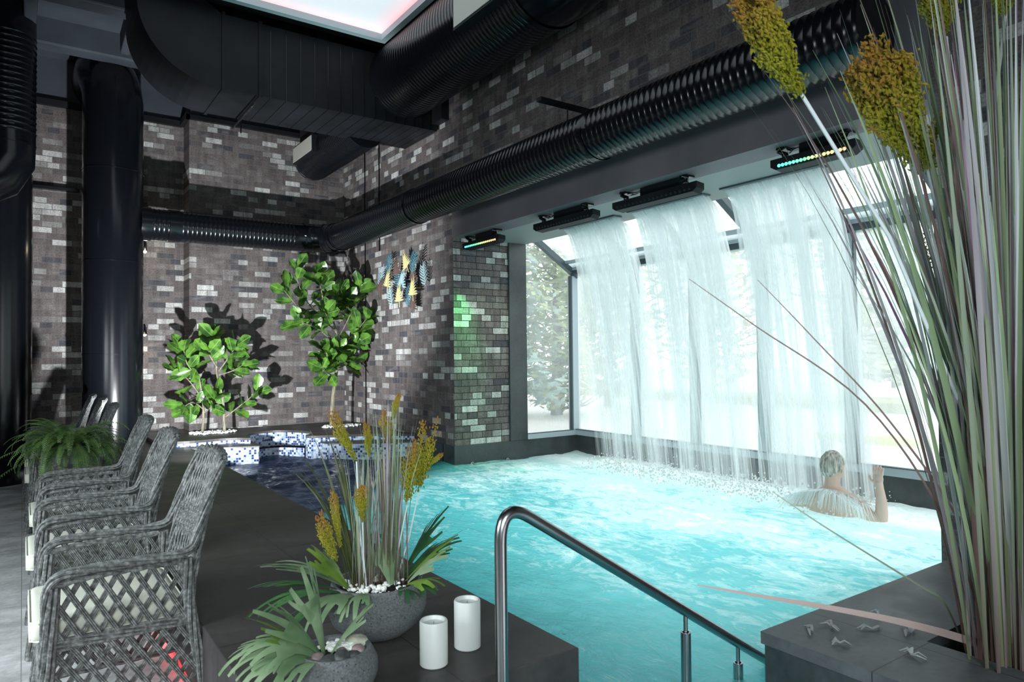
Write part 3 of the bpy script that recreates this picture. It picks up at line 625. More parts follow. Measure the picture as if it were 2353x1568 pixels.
# ------------------------------------------------------------------ candles
def candle(x,y,r,h,label):
    t=thing('pillar_candle',label,'candle',(x,y,DK),0,'pillar candles on the deck')
    b=MB(); b.lathe([(r-.004,0),(r,.004),(r,h-.005),(r-.003,h),(r-.008,h),(r-.012,h-.012),(0,h-.016)],n=40); b.build('wax_body',M['wax'],t,smooth=True)
    b=MB(); b.tube([(0,0,h-.017),(.001,0,h-.006)],.0015,6); b.build('wick',mat('wick',(.2,.2,.18),.8) if 'wick' not in bpy.data.materials else bpy.data.materials['wick'],t)
candle(1.147,2.119,.0475,.150,'white pillar candle nearer the planted bowls'); candle(1.313,2.173,.0475,.170,'white pillar candle nearer the handrail and the water')
# ------------------------------------------------------------------ grasses
def blade(mb,base,az,lean,L,wd,rng,curl=1.0,uc=None,seg=10):
    p=Vector(base); d=Vector((math.cos(az),math.sin(az),0)); pts=[];ws=[]
    th=lean*.35
    for i in range(seg+1):
        u=i/seg; pts.append(p.copy()); ws.append(wd*(1-.0*u)*(min(1,.55+u*1.2))*(1-max(0,(u-.45)/.55)**1.6*.93))
        th2=lean*(.35+.65*u)+curl*u*u*lean*.55; p=p+(d*math.sin(th2)+Vector((0,0,math.cos(th2))))*L/seg
    a2=az+PI/2+rng.uniform(-1.2,1.2); mb.ribbon(pts,ws,side=(math.cos(a2),math.sin(a2),rng.uniform(-.2,.2)),uc=rng.random() if uc is None else uc,fold=.25); return pts
def seedhead(mb,p0,p1,w_,rng,n=240,br=7):
    p0=Vector(p0);p1=Vector(p1);ax=(p1-p0);L=ax.length;ax.normalize(); sx=ax.orthogonal().normalized(); sy=ax.cross(sx)
    for k in range(br):
        a=rng.uniform(0,2*PI); st=rng.uniform(0,.35); en=min(1,st+rng.uniform(.35,.7)); off=w_*rng.uniform(.3,1)
        for i in range(n//br):
            u=i/(n//br); t_=st+(en-st)*u; spread=off*math.sin(PI*min(1,t_*.84+.08))**.8*(.35+.65*u)
            c_=p0+ax*L*t_+(sx*math.cos(a)+sy*math.sin(a))*spread+Vector((rng.gauss(0,1),rng.gauss(0,1),rng.gauss(0,1)))*w_*.13
            r=.0022+w_*rng.uniform(.028,.05); o=len(mb.v); dd=(ax+(sx*rng.gauss(0,.5)+sy*rng.gauss(0,.5))).normalized()
            s1=dd.orthogonal().normalized();s2=dd.cross(s1)
            vs=[c_-dd*r*1.4,c_+s1*r*.7,c_+s2*r*.7,c_-s1*r*.7,c_-s2*r*.7,c_+dd*r*1.9]
            mb.add(vs,[(0,2,1),(0,3,2),(0,4,3),(0,1,4),(5,1,2),(5,2,3),(5,3,4),(5,4,1)],[(min(1,max(0,t_*.95+rng.uniform(-.12,.12))),0)]*6)
rng=random.Random(12)
gx,gy,gz=2.84,1.0,.20
t=thing('tall_grass','very tall artificial grass with mauve and green blades growing from the dark planter box','grass plant',(gx,gy,gz))
b=MB()
cam_ang=math.atan2(.62,-.78)
for i in range(430):
    az=rng.uniform(0,2*PI) if i%2 else rng.gauss(PI*.80,.9); rr=abs(rng.gauss(0,.085)); 
    lean=abs(rng.gauss(0,.16))+.015; L=rng.uniform(1.5,2.65); 
    if i<44: az=rng.gauss(PI*.86,.5); lean=rng.uniform(.16,.40); L=rng.uniform(1.5,2.3)
    blade(b,(math.cos(az)*rr,math.sin(az)*rr*.7,0),az,lean,L,rng.uniform(.008,.023),rng,curl=rng.uniform(.3,1.3))
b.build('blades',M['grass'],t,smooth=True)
b=MB()
def toL(p): return Vector(p)-Vector((gx,gy,gz))
def curve(mb,P,ws,uc,side=(0,0,1)):
    P=[toL(p) for p in P]; Q=[]
    for i in range(len(P)-1):
        a=P[max(i-1,0)];p=P[i];n_=P[i+1];c_=P[min(i+2,len(P)-1)]
        for j in range(6):
            u=j/6; Q.append(.5*((2*p)+(n_-a)*u+(2*a-5*p+4*n_-c_)*u*u+(-a+3*p-3*n_+c_)*u**3))
    Q.append(P[-1]); W=[ws[0]+(ws[1]-ws[0])*(i/(len(Q)-1)) for i in range(len(Q))]; mb.ribbon(Q,W,side=side,uc=uc,fold=.15)
curve(b,[(2.90,1.10,.32),(2.51,1.10,.468),(2.175,1.1,.586),(1.82,1.1,.70),(1.55,1.1,.783),(1.29,1.1,.864)],(.030,.003),.70); b.build('fallen_blade',mat('pale_pink_blade',(.42,.33,.31),.5),t,smooth=True); b=MB()
curve(b,[(2.91,1.2,.27),(2.745,1.2,.49),(2.555,1.2,.592),(2.0,1.2,.87),(1.73,1.2,1.013)],(.013,.002),.2)
curve(b,[(2.80,1.04,.25),(2.70,1.1,.75),(2.5,1.25,1.15),(2.28,1.4,1.45),(2.1,1.5,1.66)],(.012,.002),.66)
curve(b,[(2.80,1.04,.25),(2.66,1.15,.8),(2.42,1.3,1.22),(2.08,1.5,1.50),(1.86,1.6,1.66)],(.011,.002),.66)
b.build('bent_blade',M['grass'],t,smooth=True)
heads=[((1.91,1.2,2.18),(1.60,1.2,2.44),.075),((2.69,1.2,2.08),(2.14,1.2,2.43),.125),((2.87,1.2,2.60),(2.76,1.2,2.86),.07),((2.68,1.2,2.08),(2.18,1.2,2.17),.028),((3.43,1.2,2.84),(3.38,1.2,3.05),.07),((2.71,1.2,2.10),(2.83,1.2,2.38),.026),((2.95,1.3,1.55),(2.93,1.32,2.0),.03)]
for i,(p0,p1,w_) in enumerate(heads):
    b=MB(); seedhead(b,toL(p0),toL(p1),w_,rng,n=(7000 if w_>.1 else 3600) if w_>.05 else 420,br=(18 if w_>.1 else 12) if w_>.05 else 4); b.build('seed_head',M['seed'],t)
    if i in(0,1,2,4): b=MB(); q0=toL(p0); b.tube([(0,0,0),(q0.x*.12,q0.y*.4,q0.z*.45),(q0.x*.55,q0.y*.8,q0.z*.8),tuple(q0)],[.007,.007,.0065,.006],8); b.build('stem',M['stemwhite'],t,smooth=True)
#PART3
# ------------------------------------------------------------------ wicker chair
W=M['wicker']
def braid(mb,path,Rr=.012,r=.0075,ns=4,turn=.09,n=6,core=True):
    P=[Vector(p) for p in path]; Q=[];
    for i in range(len(P)-1):
        k=max(1,int((P[i+1]-P[i]).length/.014))
        for j in range(k): Q.append(P[i].lerp(P[i+1],j/k))
    Q.append(P[-1]); 
    prev=None; frames=[]; s=0
    for i,p in enumerate(Q):
        t=(Q[min(i+1,len(Q)-1)]-Q[max(i-1,0)]).normalized(); a=prev if prev is not None else t.orthogonal(); u=(a-t*a.dot(t)).normalized(); prev=u
        if i: s+=(Q[i]-Q[i-1]).length
        frames.append((p,u,t.cross(u),s))
    for k in range(ns):
        mb.tube([p+(u*math.cos(2*PI*(k/ns+s/turn*.25))+v*math.sin(2*PI*(k/ns+s/turn*.25)))*Rr for p,u,v,s in frames],r,n,caps=True)
def smooth_path(P,k=4):
    P=[Vector(p) for p in P];Q=[]
    for i in range(len(P)-1):
        a=P[max(i-1,0)];p=P[i];n_=P[i+1];c_=P[min(i+2,len(P)-1)]
        for j in range(k):
            u=j/k; Q.append(.5*((2*p)+(n_-a)*u+(2*a-5*p+4*n_-c_)*u*u+(-a+3*p-3*n_+c_)*u**3))
    Q.append(P[-1]); return Q
def strip(mb,a,b_,w_=.020,side=(1,0,0),amp=.003,ph=0,yo=0):
    a=Vector(a);b_=Vector(b_);t=(b_-a).normalized(); nrm=Vector((0,1,0)); sd=t.cross(nrm).normalized(); L=(b_-a).length; k=max(3,int(L/.03))
    for q_ in (-1,0,1):
        mb.tube([a.lerp(b_,i/k)+sd*q_*w_*.33+nrm*(yo+amp*math.sin(PI*(i+ph))) for i in range(k+1)],.0038,5,caps=False)
def lattice(mb,y,xa,xb,za,zb,sp=.058,slope=1.75):
    for sgn in (1,-1):
        H=zb-za; dx=H/slope; x=xa-dx
        while x<xb+dx:
            p0=(x,za) if sgn>0 else (x+dx,za); p1=(x+dx,zb) if sgn>0 else (x,zb)
            (ax,az),(bx,bz)=p0,p1; t0,t1=0.,1.; dxx=bx-ax
            for lim,s in ((xa,1),(xb,-1)):
                f0=(ax-lim)*s; f1=(bx-lim)*s
                if f0<0 and f1<0: t0=2
                elif f0<0: t0=max(t0,f0/(f0-f1))
                elif f1<0: t1=min(t1,f0/(f0-f1))
            if t1-t0>.12: strip(mb,(ax+dxx*t0,y,az+(bz-az)*t0),(ax+dxx*t1,y,az+(bz-az)*t1),yo=.003*sgn)
            x+=sp
def make_chair(label):
    t=thing('wicker_armchair',label,'chair',(0,0,0),0,'wicker armchairs in a row beside the deck')
    for s in (-1,1):
        y=.27*s
        b=MB(); braid(b,smooth_path([(.255,y,.02),(.245,y,.2),(.235,y,.42),(.232,y*1.02,.58),(.20,y*1.03,.635),(.12,y*1.04,.648),(-.05,y*1.04,.65),(-.19,y*1.04,.652),(-.238,y*1.02,.668),(-.256,y*.99,.705),(-.283,y*.93,.78),(-.32,y*.87,.88),(-.365,y*.80,.985)]),.0115,.0075,5,.16); 
        b.build('arm_frame',W,t,smooth=True)
        b=MB(); braid(b,smooth_path([(.225,y,.60),(.10,y,.618),(-.05,y,.62),(-.20,y,.622)]),.004,.010,2,.03); b.build('arm_wrap',W,t,smooth=True)
        b=MB(); braid(b,[(.262,y,.03),(.228,y,.30),(.215,y,.60)],.017,.008,6,.6); b.lathe([(.026,0),(.028,.004),(.026,.04)],(.26,y,0),10); b.build('leg',W,t,smooth=True)
        b=MB(); braid(b,smooth_path([(-.30,y,.03),(-.27,y,.22),(-.235,y,.42),(-.22,y,.63)]),.016,.008,6,.25); b.lathe([(.026,0),(.028,.004),(.026,.04)],(-.30,y,0),10); b.build('leg',W,t,smooth=True)
        b=MB(); lattice(b,y,-.215,.215,.405,.615); lattice(b,y,-.25,.235,.09,.375,slope=1.5); 
        b.build('side_lattice',W,t)
        b=MB()
        for z in (.378,.392,.406): braid(b,[(.24,y,z),(-.235,y,z+.004)],.004,.006,2,.06)
        braid(b,[(.255,y,.085),(-.285,y,.085)],.008,.007,3,.1); b.build('side_rail',W,t,smooth=True)
    for x in (.245,-.235):
        b=MB()
        for z in (.380,.392): braid(b,[(x,-.27,z),(x,.27,z)],.006,.007,3,.08)
        b.build('seat_rail',W,t,smooth=True)
    b=MB()
    for i in range(9):
        y=-.25+i*.0625; strip(b,(.24,y,.38),(.25,min(.26,y+.09),.25)); strip(b,(.24,y,.38),(.25,max(-.26,y-.09),.25))
    braid(b,[(.25,-.27,.25),(.25,.27,.25)],.008,.007,3,.08); b.build('front_lattice',W,t)
    b=MB(); b.box((-.235,-.262,.385),(.235,.262,.40)); b.build('seat_base',W,t)
    def bp(u,v): return Vector((-.232-.132*v-.028*(1-u*u)+.02*math.sin(v*PI),u*(.262-.045*v),.43+.56*v+.018*(1-u*u)*v))
    b=MB(); n=30
    for i in range(n):
        u=-1+2*(i+.5)/n; b.tube([bp(u+.012*math.sin(j*1.7+i*2.1),j/16)+Vector((.004*math.sin(j*PI/2+i*PI),0,0)) for j in range(17)],.0052,5)
    b.build('backrest',W,t,smooth=True)
    b=MB()
    for v0,v1,k in ((.0,.20,12),(.40,.60,13)):
        for j in range(k):
            v=v0+(v1-v0)*j/(k-1); b.tube([bp(-1+2*i/30,v)+Vector((.007*math.cos(i*PI+j*PI),0,0)) for i in range(31)],.0048,5)
    b.build('woven_band',W,t,smooth=True)
    b=MB(); braid(b,[bp(-1+2*i/14,1.0) for i in range(15)],.014,.0085,5,.07); 
    for s in (-1,1): braid(b,[bp(s,j/10) for j in range(11)],.010,.0075,4,.12)
    b.build('back_rail',W,t,smooth=True)
    b=MB(); b.box((-.215,-.245,.402),(.285,.245,.482)); o=b.build('seat_cushion',M['cushion'],t); m=o.modifiers.new('b','BEVEL'); m.width=.03; m.segments=4; o.data.polygons.foreach_set('use_smooth',[True]*6)
    for k in (.410,.474):
        pp=MB(); c_=[(-.215,-.245),(.285,-.245),(.285,.245),(-.215,.245),(-.215,-.245)]
        pts=[]
        for i in range(4):
            (ax,ay),(bx,by)=c_[i],c_[i+1]; pts+=[((ax+(bx-ax)*q_)*.985+.0004,(ay+(by-ay)*q_)*.985,k) for q_ in (.05,.35,.65,.95)]
        pts.append(pts[0]); pp.tube(pts,.0035,6); pp.build('piping',M['cushion'],o,smooth=True)
    return t
ch=make_chair('grey wicker armchair nearest the camera, its lattice side fully in view'); ch.location=(.305,3.245,0); ch.rotation_euler=(0,0,PI)
for x,y,l in ((.300,4.29,'second grey wicker armchair, directly behind the nearest one, cushion corner sticking out'),(.32,5.35,'third grey wicker armchair, just in front of the potted fern'),(.30,7.22,'grey wicker armchair right behind the fern, lowest of the three far backs'),(.30,8.28,'middle one of the three grey wicker armchairs beyond the fern'),(.28,9.28,'farthest grey wicker armchair, in front of the thick duct column')):
    dup(ch,(x,y,0),PI,l)
# ------------------------------------------------------------------ fern on a stand
t=thing('potted_fern','bushy green fern spilling over its pot on a slim grey stand between the armchairs','potted plant',(.30,6.25,0))
b=MB(); b.lathe([(.13,0),(.13,.02),(.02,.035),(.017,.60),(.05,.62)],n=20); b.build('stand',mat('grey_stand_paint',(.22,.24,.24),.5),t,smooth=True)
b=MB(); b.lathe([(.05,.60),(.11,.64),(.135,.76),(.125,.765),(.10,.74),(0,.73)],n=24); b.build('pot',M['stone'],t,smooth=True)
rng=random.Random(3); b=MB()
def fernfrond(mb,base,az,elev,L,droop,rng,w_=.045,n=34):
    p=Vector(base);th=elev;pts=[]
    for i in range(n+1):
        pts.append((p.copy(),th)); p=p+Vector((math.cos(az)*math.cos(th),math.sin(az)*math.cos(th),math.sin(th)))*L/n; th-=droop/n*(.5+i/n)
    sd=Vector((-math.sin(az),math.cos(az),0)); mb.tube([q_[0] for q_ in pts],.0016,4,caps=False)
    for i in range(2,n):
        u=i/n; q_,th=pts[i]; T=Vector((math.cos(az)*math.cos(th),math.sin(az)*math.cos(th),math.sin(th))); l=w_*math.sin(PI*min(1,u*.85+.12))**.6*rng.uniform(.85,1.1); wd=L/n*.30
        for s in (-1,1):
            d=(sd*s+T*.25+Vector((0,0,-.25))).normalized(); a=q_; e=q_+d*l; m_=q_+d*l*.55
            mb.add([a-T*wd*.5,a+T*wd*.5,m_+T*wd,e,m_-T*wd*.7],[(0,1,2,3,4)],[(.4,0),(.6,0),(.7,.5),(.5,1),(.3,.5)])
for i in range(190):
    az=rng.uniform(0,2*PI); fernfrond(b,(.05*math.cos(az),.05*math.sin(az),.75),az,rng.uniform(.1,1.35),rng.uniform(.26,.46),rng.uniform(1.4,3.4),rng,rng.uniform(.028,.042))
fernfrond(b,(-.1,0,.74),PI*1.02,.3,.68,2.4,rng,.04,44); fernfrond(b,(0,0,.75),PI*.9,1.2,.40,1.5,rng); fernfrond(b,(-.1,-.03,.72),PI*1.1,-.1,.75,1.6,rng,.035,44)
b.build('fronds',M['fern'],t)
# ------------------------------------------------------------------ fiddle-leaf figs
def fleaf(mb,base,d,L,Wd,rng,nrm=None):
    d=Vector(d).normalized(); up=Vector(nrm) if nrm else Vector((rng.gauss(0,.5),-.8+rng.gauss(0,.5),.5+rng.gauss(0,.5))); up=(up-d*up.dot(d)).normalized(); sd=d.cross(up)
    cols=[-1,-.5,0,.5,1]; n=8; vs=[];uv=[]
    cup=rng.uniform(.1,.4); bend=rng.uniform(-.1,.5)
    for i in range(n+1):
        u=i/n; w_=Wd/2*(math.sin(PI*min(1,u)**.75)**.7*(.55+.75*u)*(1-.25*math.exp(-((u-.42)/.12)**2))+.02) if 0<u<1 else Wd*.02
        c=Vector(base)+d*L*u-up*bend*L*u*u*.5
        for k in cols: vs.append(c+sd*w_*k+up*(abs(k)*w_*cup+.006*math.sin(u*18+k*5)*abs(k))); uv.append((.5+k*.5,u))
    m=len(cols); mb.add(vs,[(i*m+j,i*m+j+1,(i+1)*m+j+1,(i+1)*m+j) for i in range(n) for j in range(m-1)],uv)
def fig(name,label,loc,stems,branches,seed,size,nl,group):
    t=thing(name,label,'potted plant' if False else 'tree',loc,0,group); rng=random.Random(seed); L0=Vector(loc)
    for st in stems:
        b=MB(); P=smooth_path([Vector(p)-L0 for p,_ in st],5); r0,r1=st[0][1],st[-1][1]; b.tube(P,[r0+(r1-r0)*i/(len(P)-1) for i in range(len(P))],8); b.build('trunk',M['bark'],t,smooth=True)
    lb=MB(); bb=MB()
    for br in branches:
        P=smooth_path([Vector(p)-L0 for p in br],6); bb.tube(P,[.010-.006*i/(len(P)-1) for i in range(len(P))],6)
        n=nl; 
        for k in range(n):
            u=.30+.72*(k/(n-1)); i=min(len(P)-2,int(u*(len(P)-1))); p=P[i]; T=(P[i+1]-P[i]).normalized(); a=k*2.4+rng.uniform(-.4,.4)
            sx=T.orthogonal().normalized(); sy=T.cross(sx); out=sx*math.cos(a)+sy*math.sin(a); tipw=max(0,u-.6)
            d=out*(1.0-.5*tipw)+T*(.35+tipw*1.4)+Vector((0,-.15,.18-.3*(k<2)))
            s=size*rng.uniform(.75,1.2); fleaf(lb,p+out*.01,d,s,s*rng.uniform(.62,.78),rng)
    bb.build('branches',M['bark'],t,smooth=True); lb.build('leaves',M['fiddle'],t,smooth=True)
    return t
fig('fiddle_leaf_fig','low two stemmed fiddle leaf fig growing in front of the stepped brick wall',(2.05,9.9,DK),
  [[((1.93,9.88,.36),.018),((1.95,9.88,.75),.014),((1.90,9.86,1.15),.009)],[((2.19,9.76,.36),.021),((2.17,9.77,.85),.016),((2.10,9.78,1.2),.012),((2.08,9.80,1.6),.008)]],
  [[(1.95,9.88,.75),(1.82,9.84,.85),(1.70,9.8,.80)],[(1.93,9.87,.9),(1.76,9.88,1.15),(1.58,9.9,1.30)],[(1.90,9.86,1.15),(1.75,9.85,1.35),(1.70,9.85,1.58)],[(1.95,9.88,.7),(2.05,9.8,.8),(2.08,9.72,.92)],
   [(2.12,9.78,1.2),(2.28,9.75,1.25),(2.42,9.75,1.33)],[(2.10,9.78,1.3),(2.0,9.72,1.45),(1.98,9.7,1.52)],[(2.08,9.80,1.5),(2.08,9.8,1.62),(2.05,9.8,1.72)],[(2.12,9.78,1.25),(2.28,9.8,1.48),(2.36,9.82,1.62)],[(2.17,9.77,.62),(2.40,9.74,.80),(2.62,9.72,.98)]],7,.225,10,'fiddle leaf figs by the tub')
fig('fiddle_leaf_fig','tall fiddle leaf fig with a bare trunk, crown reaching up to the ducts',(3.60,9.58,DK),
  [[((3.58,9.58,.36),.034),((3.60,9.58,.8),.030),((3.66,9.6,1.2),.026),((3.70,9.62,1.6),.020),((3.6,9.6,2.0),.013),((3.45,9.6,2.3),.009)]],
  [[(3.62,9.58,1.15),(3.45,9.45,1.22),(3.36,9.35,1.28)],[(3.66,9.6,1.25),(3.78,9.5,1.32),(3.84,9.42,1.35)],[(3.68,9.6,1.4),(3.62,9.45,1.5),(3.6,9.35,1.55)],
   [(3.7,9.62,1.6),(3.35,9.55,1.85),(3.05,9.5,2.15),(2.88,9.5,2.35)],[(3.65,9.6,1.8),(3.30,9.55,2.1),(3.10,9.5,2.40),(3.05,9.5,2.66)],[(3.5,9.6,2.15),(3.40,9.5,2.4),(3.34,9.45,2.60)],[(3.55,9.6,1.75),(3.25,9.42,1.85),(3.05,9.35,1.9)],
   [(3.7,9.6,1.7),(3.82,9.5,2.0),(3.90,9.42,2.3),(3.93,9.35,2.45)],[(3.7,9.6,1.55),(3.85,9.40,1.75),(3.98,9.22,1.98)],[(3.6,9.6,2.0),(3.65,9.48,2.2),(3.62,9.4,2.35)],[(3.68,9.6,1.5),(3.85,9.5,1.6),(3.95,9.42,1.65)],[(3.6,9.6,1.9),(3.45,9.4,2.0),(3.38,9.28,2.05)],[(3.66,9.6,1.3),(3.5,9.5,1.42),(3.42,9.4,1.5)],[(3.7,9.6,1.9),(3.78,9.5,2.1),(3.76,9.45,2.25)]],11,.235,11,'fiddle leaf figs by the tub')
def gravelbed(cx,cy,rx,ry,z,n,seed,label):
    rng=random.Random(seed);b=MB()
    for i in range(n):
        a=rng.uniform(0,2*PI);r=math.sqrt(rng.random()); b.ball((cx+rx*r*math.cos(a),cy+ry*r*math.sin(a),z+.008+rng.uniform(0,.018)),rng.uniform(.009,.017),(1,1,.7),6,4,.2,rng)
    tag(b.build('white_gravel',M['gravel']),label,'gravel',kind='stuff')
gravelbed(2.06,9.84,.29,.16,PZ,330,1,'white gravel bed round the low two stemmed fig'); gravelbed(3.72,9.55,.28,.15,PZ,300,2,'white gravel bed round the tall fig')
# ------------------------------------------------------------------ wall art
t=thing('wall_art','relief of blue, cream and brown metal leaves hung on the side wall','wall art',(4.06,8.2,2.45))
cols={'teal':mat('teal_leaf_metal',(.06,.17,.22),.45),'yellow':mat('cream_leaf_metal',(.50,.46,.22),.45),'pale':mat('pale_blue_leaf_metal',(.28,.42,.45),.45),'brown':mat('brown_leaf_metal',(.10,.065,.055),.5)}
rng=random.Random(8)
ART=[('teal', 8.6, 2.67, 1), ('yellow', 8.04, 2.64, 0), ('teal', 7.74, 2.6, 1), ('pale', 7.62, 2.44, 1), ('pale', 8.77, 2.52, 1), ('yellow', 8.49, 2.44, 0), ('teal', 8.34, 2.43, 1), ('pale', 8.13, 2.41, 0), ('brown', 8.23, 2.56, 0), ('brown', 7.89, 2.46, 0), ('yellow', 7.84, 2.28, 0), ('yellow', 8.16, 2.22, 0), ('teal', 8.02, 2.21, 1), ('pale', 8.5, 2.25, 1), ('brown', 8.71, 2.36, 0), ('brown', 7.89, 2.1, 0)]
for i,(c_,y,z,ty) in enumerate(ART):
    b=MB(); Lf_=.34 if c_!='brown' else .28; a0=rng.uniform(-.5,.5)+PI/2; off=-.03-.035*(i%3); 
    def Q(s,tt): return (off-.01*math.cos(s*9),(y-8.2)-(s*math.cos(a0)-tt*math.sin(a0)),(z-2.45)+(s*math.sin(a0)+tt*math.cos(a0)))
    for k in range(-7,8):
        if k==0: continue
        u=(abs(k)-1)/6; s0=-Lf_*.42+Lf_*.62*u; sg=1 if k>0 else -1; ll=(.135-.05*abs(u-.35)*1.8) if ty else (.15-.06*u); sp_=.55+.35*u
        if not ty: s0=-Lf_*.25+Lf_*.25*u
        ds=ll*sp_*(1.0 if ty else 1.5*u+.1); dt=sg*ll*(.85 if ty else .9-.55*u); wv=.016 if ty else .024
        n=5; P=[Q(s0+ds*q_/n,dt*q_/n) for q_ in range(n+1)]; P=[(p[0]-.012*math.sin(q_/n*PI),p[1],p[2]) for q_,p in enumerate(P)]
        b.ribbon(P,[wv*.7,wv,wv*1.1,wv,wv*.7,wv*.15],side=(0,P[-1][2]-P[0][2],-(P[-1][1]-P[0][1])),fold=.15)
    b.tube([Q(-Lf_*.5,0),Q(0,0),Q(Lf_*.5,0)],[.006,.005,.002],6)
    b.tube([Q(0,0),(0.035,(y-8.2),(z-2.45))],.004,6)
    o=b.build('leaf',cols[c_],t); m=o.modifiers.new('s','SOLIDIFY'); m.thickness=.002
# ------------------------------------------------------------------ stone bowls with staghorn ferns
def frond(mb,base,az,elev,L,droop,w_,nf,rng,roll=0.0):
    N=24; p=Vector(base); th=elev; C_=[]
    for i in range(N+1):
        T=Vector((math.cos(az)*math.cos(th),math.sin(az)*math.cos(th),math.sin(th))); sd=Vector((-math.sin(az),math.cos(az),0)); nm=T.cross(sd); s2=sd*math.cos(roll)+nm*math.sin(roll)
        C_.append((p.copy(),T,s2,nm)); p=p+T*L/N; th-=droop/N*(.4+1.2*i/N)
    def f(s,t_):
        x=max(0,min(N-.001,s/L*N)); i=int(x); a=C_[i];b_=C_[i+1]; u=x-i
        return a[0].lerp(b_[0],u)+a[2].lerp(b_[2],u)*t_+a[3]*(-abs(t_)*.25)
    n=9; B=L*.50; ws=[.011+(w_*1.15)*(i/n)**1.2 for i in range(n+1)]; vs=[];uv=[]
    for i in range(n+1):
        for k in (-1,-.5,0,.5,1): vs.append(f(B*i/n,ws[i]*k)); uv.append((.5+.5*k,i/n*.5))
    mb.add(vs,[(i*5+j,i*5+j+1,(i+1)*5+j+1,(i+1)*5+j) for i in range(n) for j in range(4)],uv)
    def finger(s0,t0,ang,l,wd,sub):
        m=8; vs=[];uv=[]; cs=[];a=ang
        s,t_=s0,t0
        for i in range(m+1):
            cs.append((s,t_,a)); s+=math.cos(a)*l/m; t_+=math.sin(a)*l/m; a*=.93
        for i,(s,t_,a) in enumerate(cs):
            ww=wd*(1-.62*(i/m))+.002
            for k in (-1,0,1): vs.append(f(s-math.sin(a)*ww*k*.5,t_+math.cos(a)*ww*k*.5)); uv.append((.5+.3*k,.5+.5*i/m))
        mb.add(vs,[(i*3+j,i*3+j+1,(i+1)*3+j+1,(i+1)*3+j) for i in range(m) for j in range(2)],uv)
        if sub: 
            i=3; s,t_,a=cs[i]; finger(s,t_,a+rng.choice((-1,1))*.55,l*.5,wd*.62,False)
    for k in range(nf):
        q_=-1+2*k/(nf-1); s0=B*(1-.26*abs(q_))-.012; finger(s0,q_*w_*.72,q_*.55+rng.uniform(-.10,.10),L*rng.uniform(.40,.52)*(1-.22*abs(q_)),w_*1.9/nf+.011,rng.random()<.55)
def bowl(label,cx,cy,r,h,rimr):
    t=thing('stone_bowl',label,'planter bowl',(cx,cy,DK),0,'round speckled stone bowls')
    b=MB(); b.lathe([(0,.0),(r*.42,0),(r*.62,h*.08),(r*.88,h*.28),(r*.99,h*.52),(r*.985,h*.74),(rimr+.004,h*.97),(rimr,h),(rimr-.012,h*.99),(rimr-.016,h*.9),(rimr-.02,h*.84)],n=56); b.build('bowl_body',M['stone'],t,smooth=True)
    b=MB(); b.lathe([(0,h*.85),(rimr-.018,h*.845)],n=32); b.build('soil',bpy.data.materials['dark_soil'],t); return t
bowl('large grey speckled stone bowl planted with grass and staghorn ferns',1.10,2.475,.186,.205,.165)
bowl('small grey speckled stone bowl in front of the larger one, at the bottom edge',.790,2.085,.128,.155,.105)
def stag(name,label,loc,fr,seed,group='staghorn ferns in the bowls'):
    t=thing(name,label,'fern',loc,0,group); rng=random.Random(seed)
    for m,az,el,L,dr,w_,nf,dx,dy in fr:
        b=MB(); frond(b,(dx,dy,0),R(az),R(el),L,dr,w_,nf,rng,rng.uniform(-.35,.35)); o=b.build('frond',M[m],t,smooth=True)
    return t
# azimuth: camera looks along +54 deg ; image left = +145 deg ; image right = -35 deg
stag('staghorn_fern','pale staghorn fern sprouting from the small bowl, one tall upright frond',(.765,2.10,DK+.13),
 [('stag',150,82,.36,.25,0.036,4,0,.01),('stag',155,55,.30,.7,0.041,4,-.01,0),('stagyel',160,42,.27,.5,0.041,5,-.01,.01),('stag',165,38,.36,2.1,0.043,5,-.02,-.01),('stag',185,32,.34,2.3,0.038,5,-.02,-.02),('stag',205,25,.28,2.2,0.034,4,-.01,-.03),('stag',-30,58,.27,.5,0.026,4,.01,0),('stag',172,50,.33,2.6,0.036,5,-.02,-.02)],1)
stag('staghorn_fern','wide spreading staghorn fern leaning left out of the large bowl',(1.02,2.45,DK+.19),
 [('stag',140,30,.40,.9,0.041,5,-.03,.02),('stagyel',130,52,.27,.6,0.041,4,-.03,.03),('stagdark',150,22,.40,1.0,0.041,5,-.05,0),('stagdark',165,20,.42,1.5,0.043,6,-.05,-.02),('stagdark',180,12,.36,1.6,0.041,5,-.04,-.04),('stag',205,25,.30,2.0,0.041,5,-.03,-.05),('stag',120,25,.38,.8,0.036,5,-.02,.04),('stag',230,25,.24,2.0,0.036,4,-.01,-.06)],2)
stag('staghorn_fern','green staghorn fern rising over the right rim of the large bowl',(1.17,2.46,DK+.19),
 [('stag',100,72,.26,.35,0.038,4,-.03,-.03),('stagyel',-25,48,.32,.5,0.036,5,.03,-.02),('stag',-50,52,.25,.8,0.036,4,.03,-.04),('stagyel',-70,30,.20,1.5,0.031,4,.02,-.06),('stagdark',-10,60,.36,.45,0.031,5,.05,.05),('stagdark',0,40,.32,.9,0.031,5,.05,.03),('stagdark',-60,12,.16,1.4,0.026,4,.03,-.06),('stagdark',-100,20,.17,1.8,0.026,4,-.01,-.08)],3)
t=thing('tufted_grass','clump of mauve and green artificial grass with rust tipped seed heads in the large bowl','grass plant',(1.10,2.48,DK+.17)); rng=random.Random(21)
b=MB()
for i in range(230):
    az=rng.uniform(0,2*PI); cx=rng.choice((-.05,.04,.07)); blade(b,(cx+rng.gauss(0,.018),rng.gauss(0,.022),0),az,abs(rng.gauss(0,.11))+.02,rng.uniform(.35,.72)*(1 if cx>0 else .78),rng.uniform(.003,.0065),rng,.6)
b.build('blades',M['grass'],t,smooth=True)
b=MB()
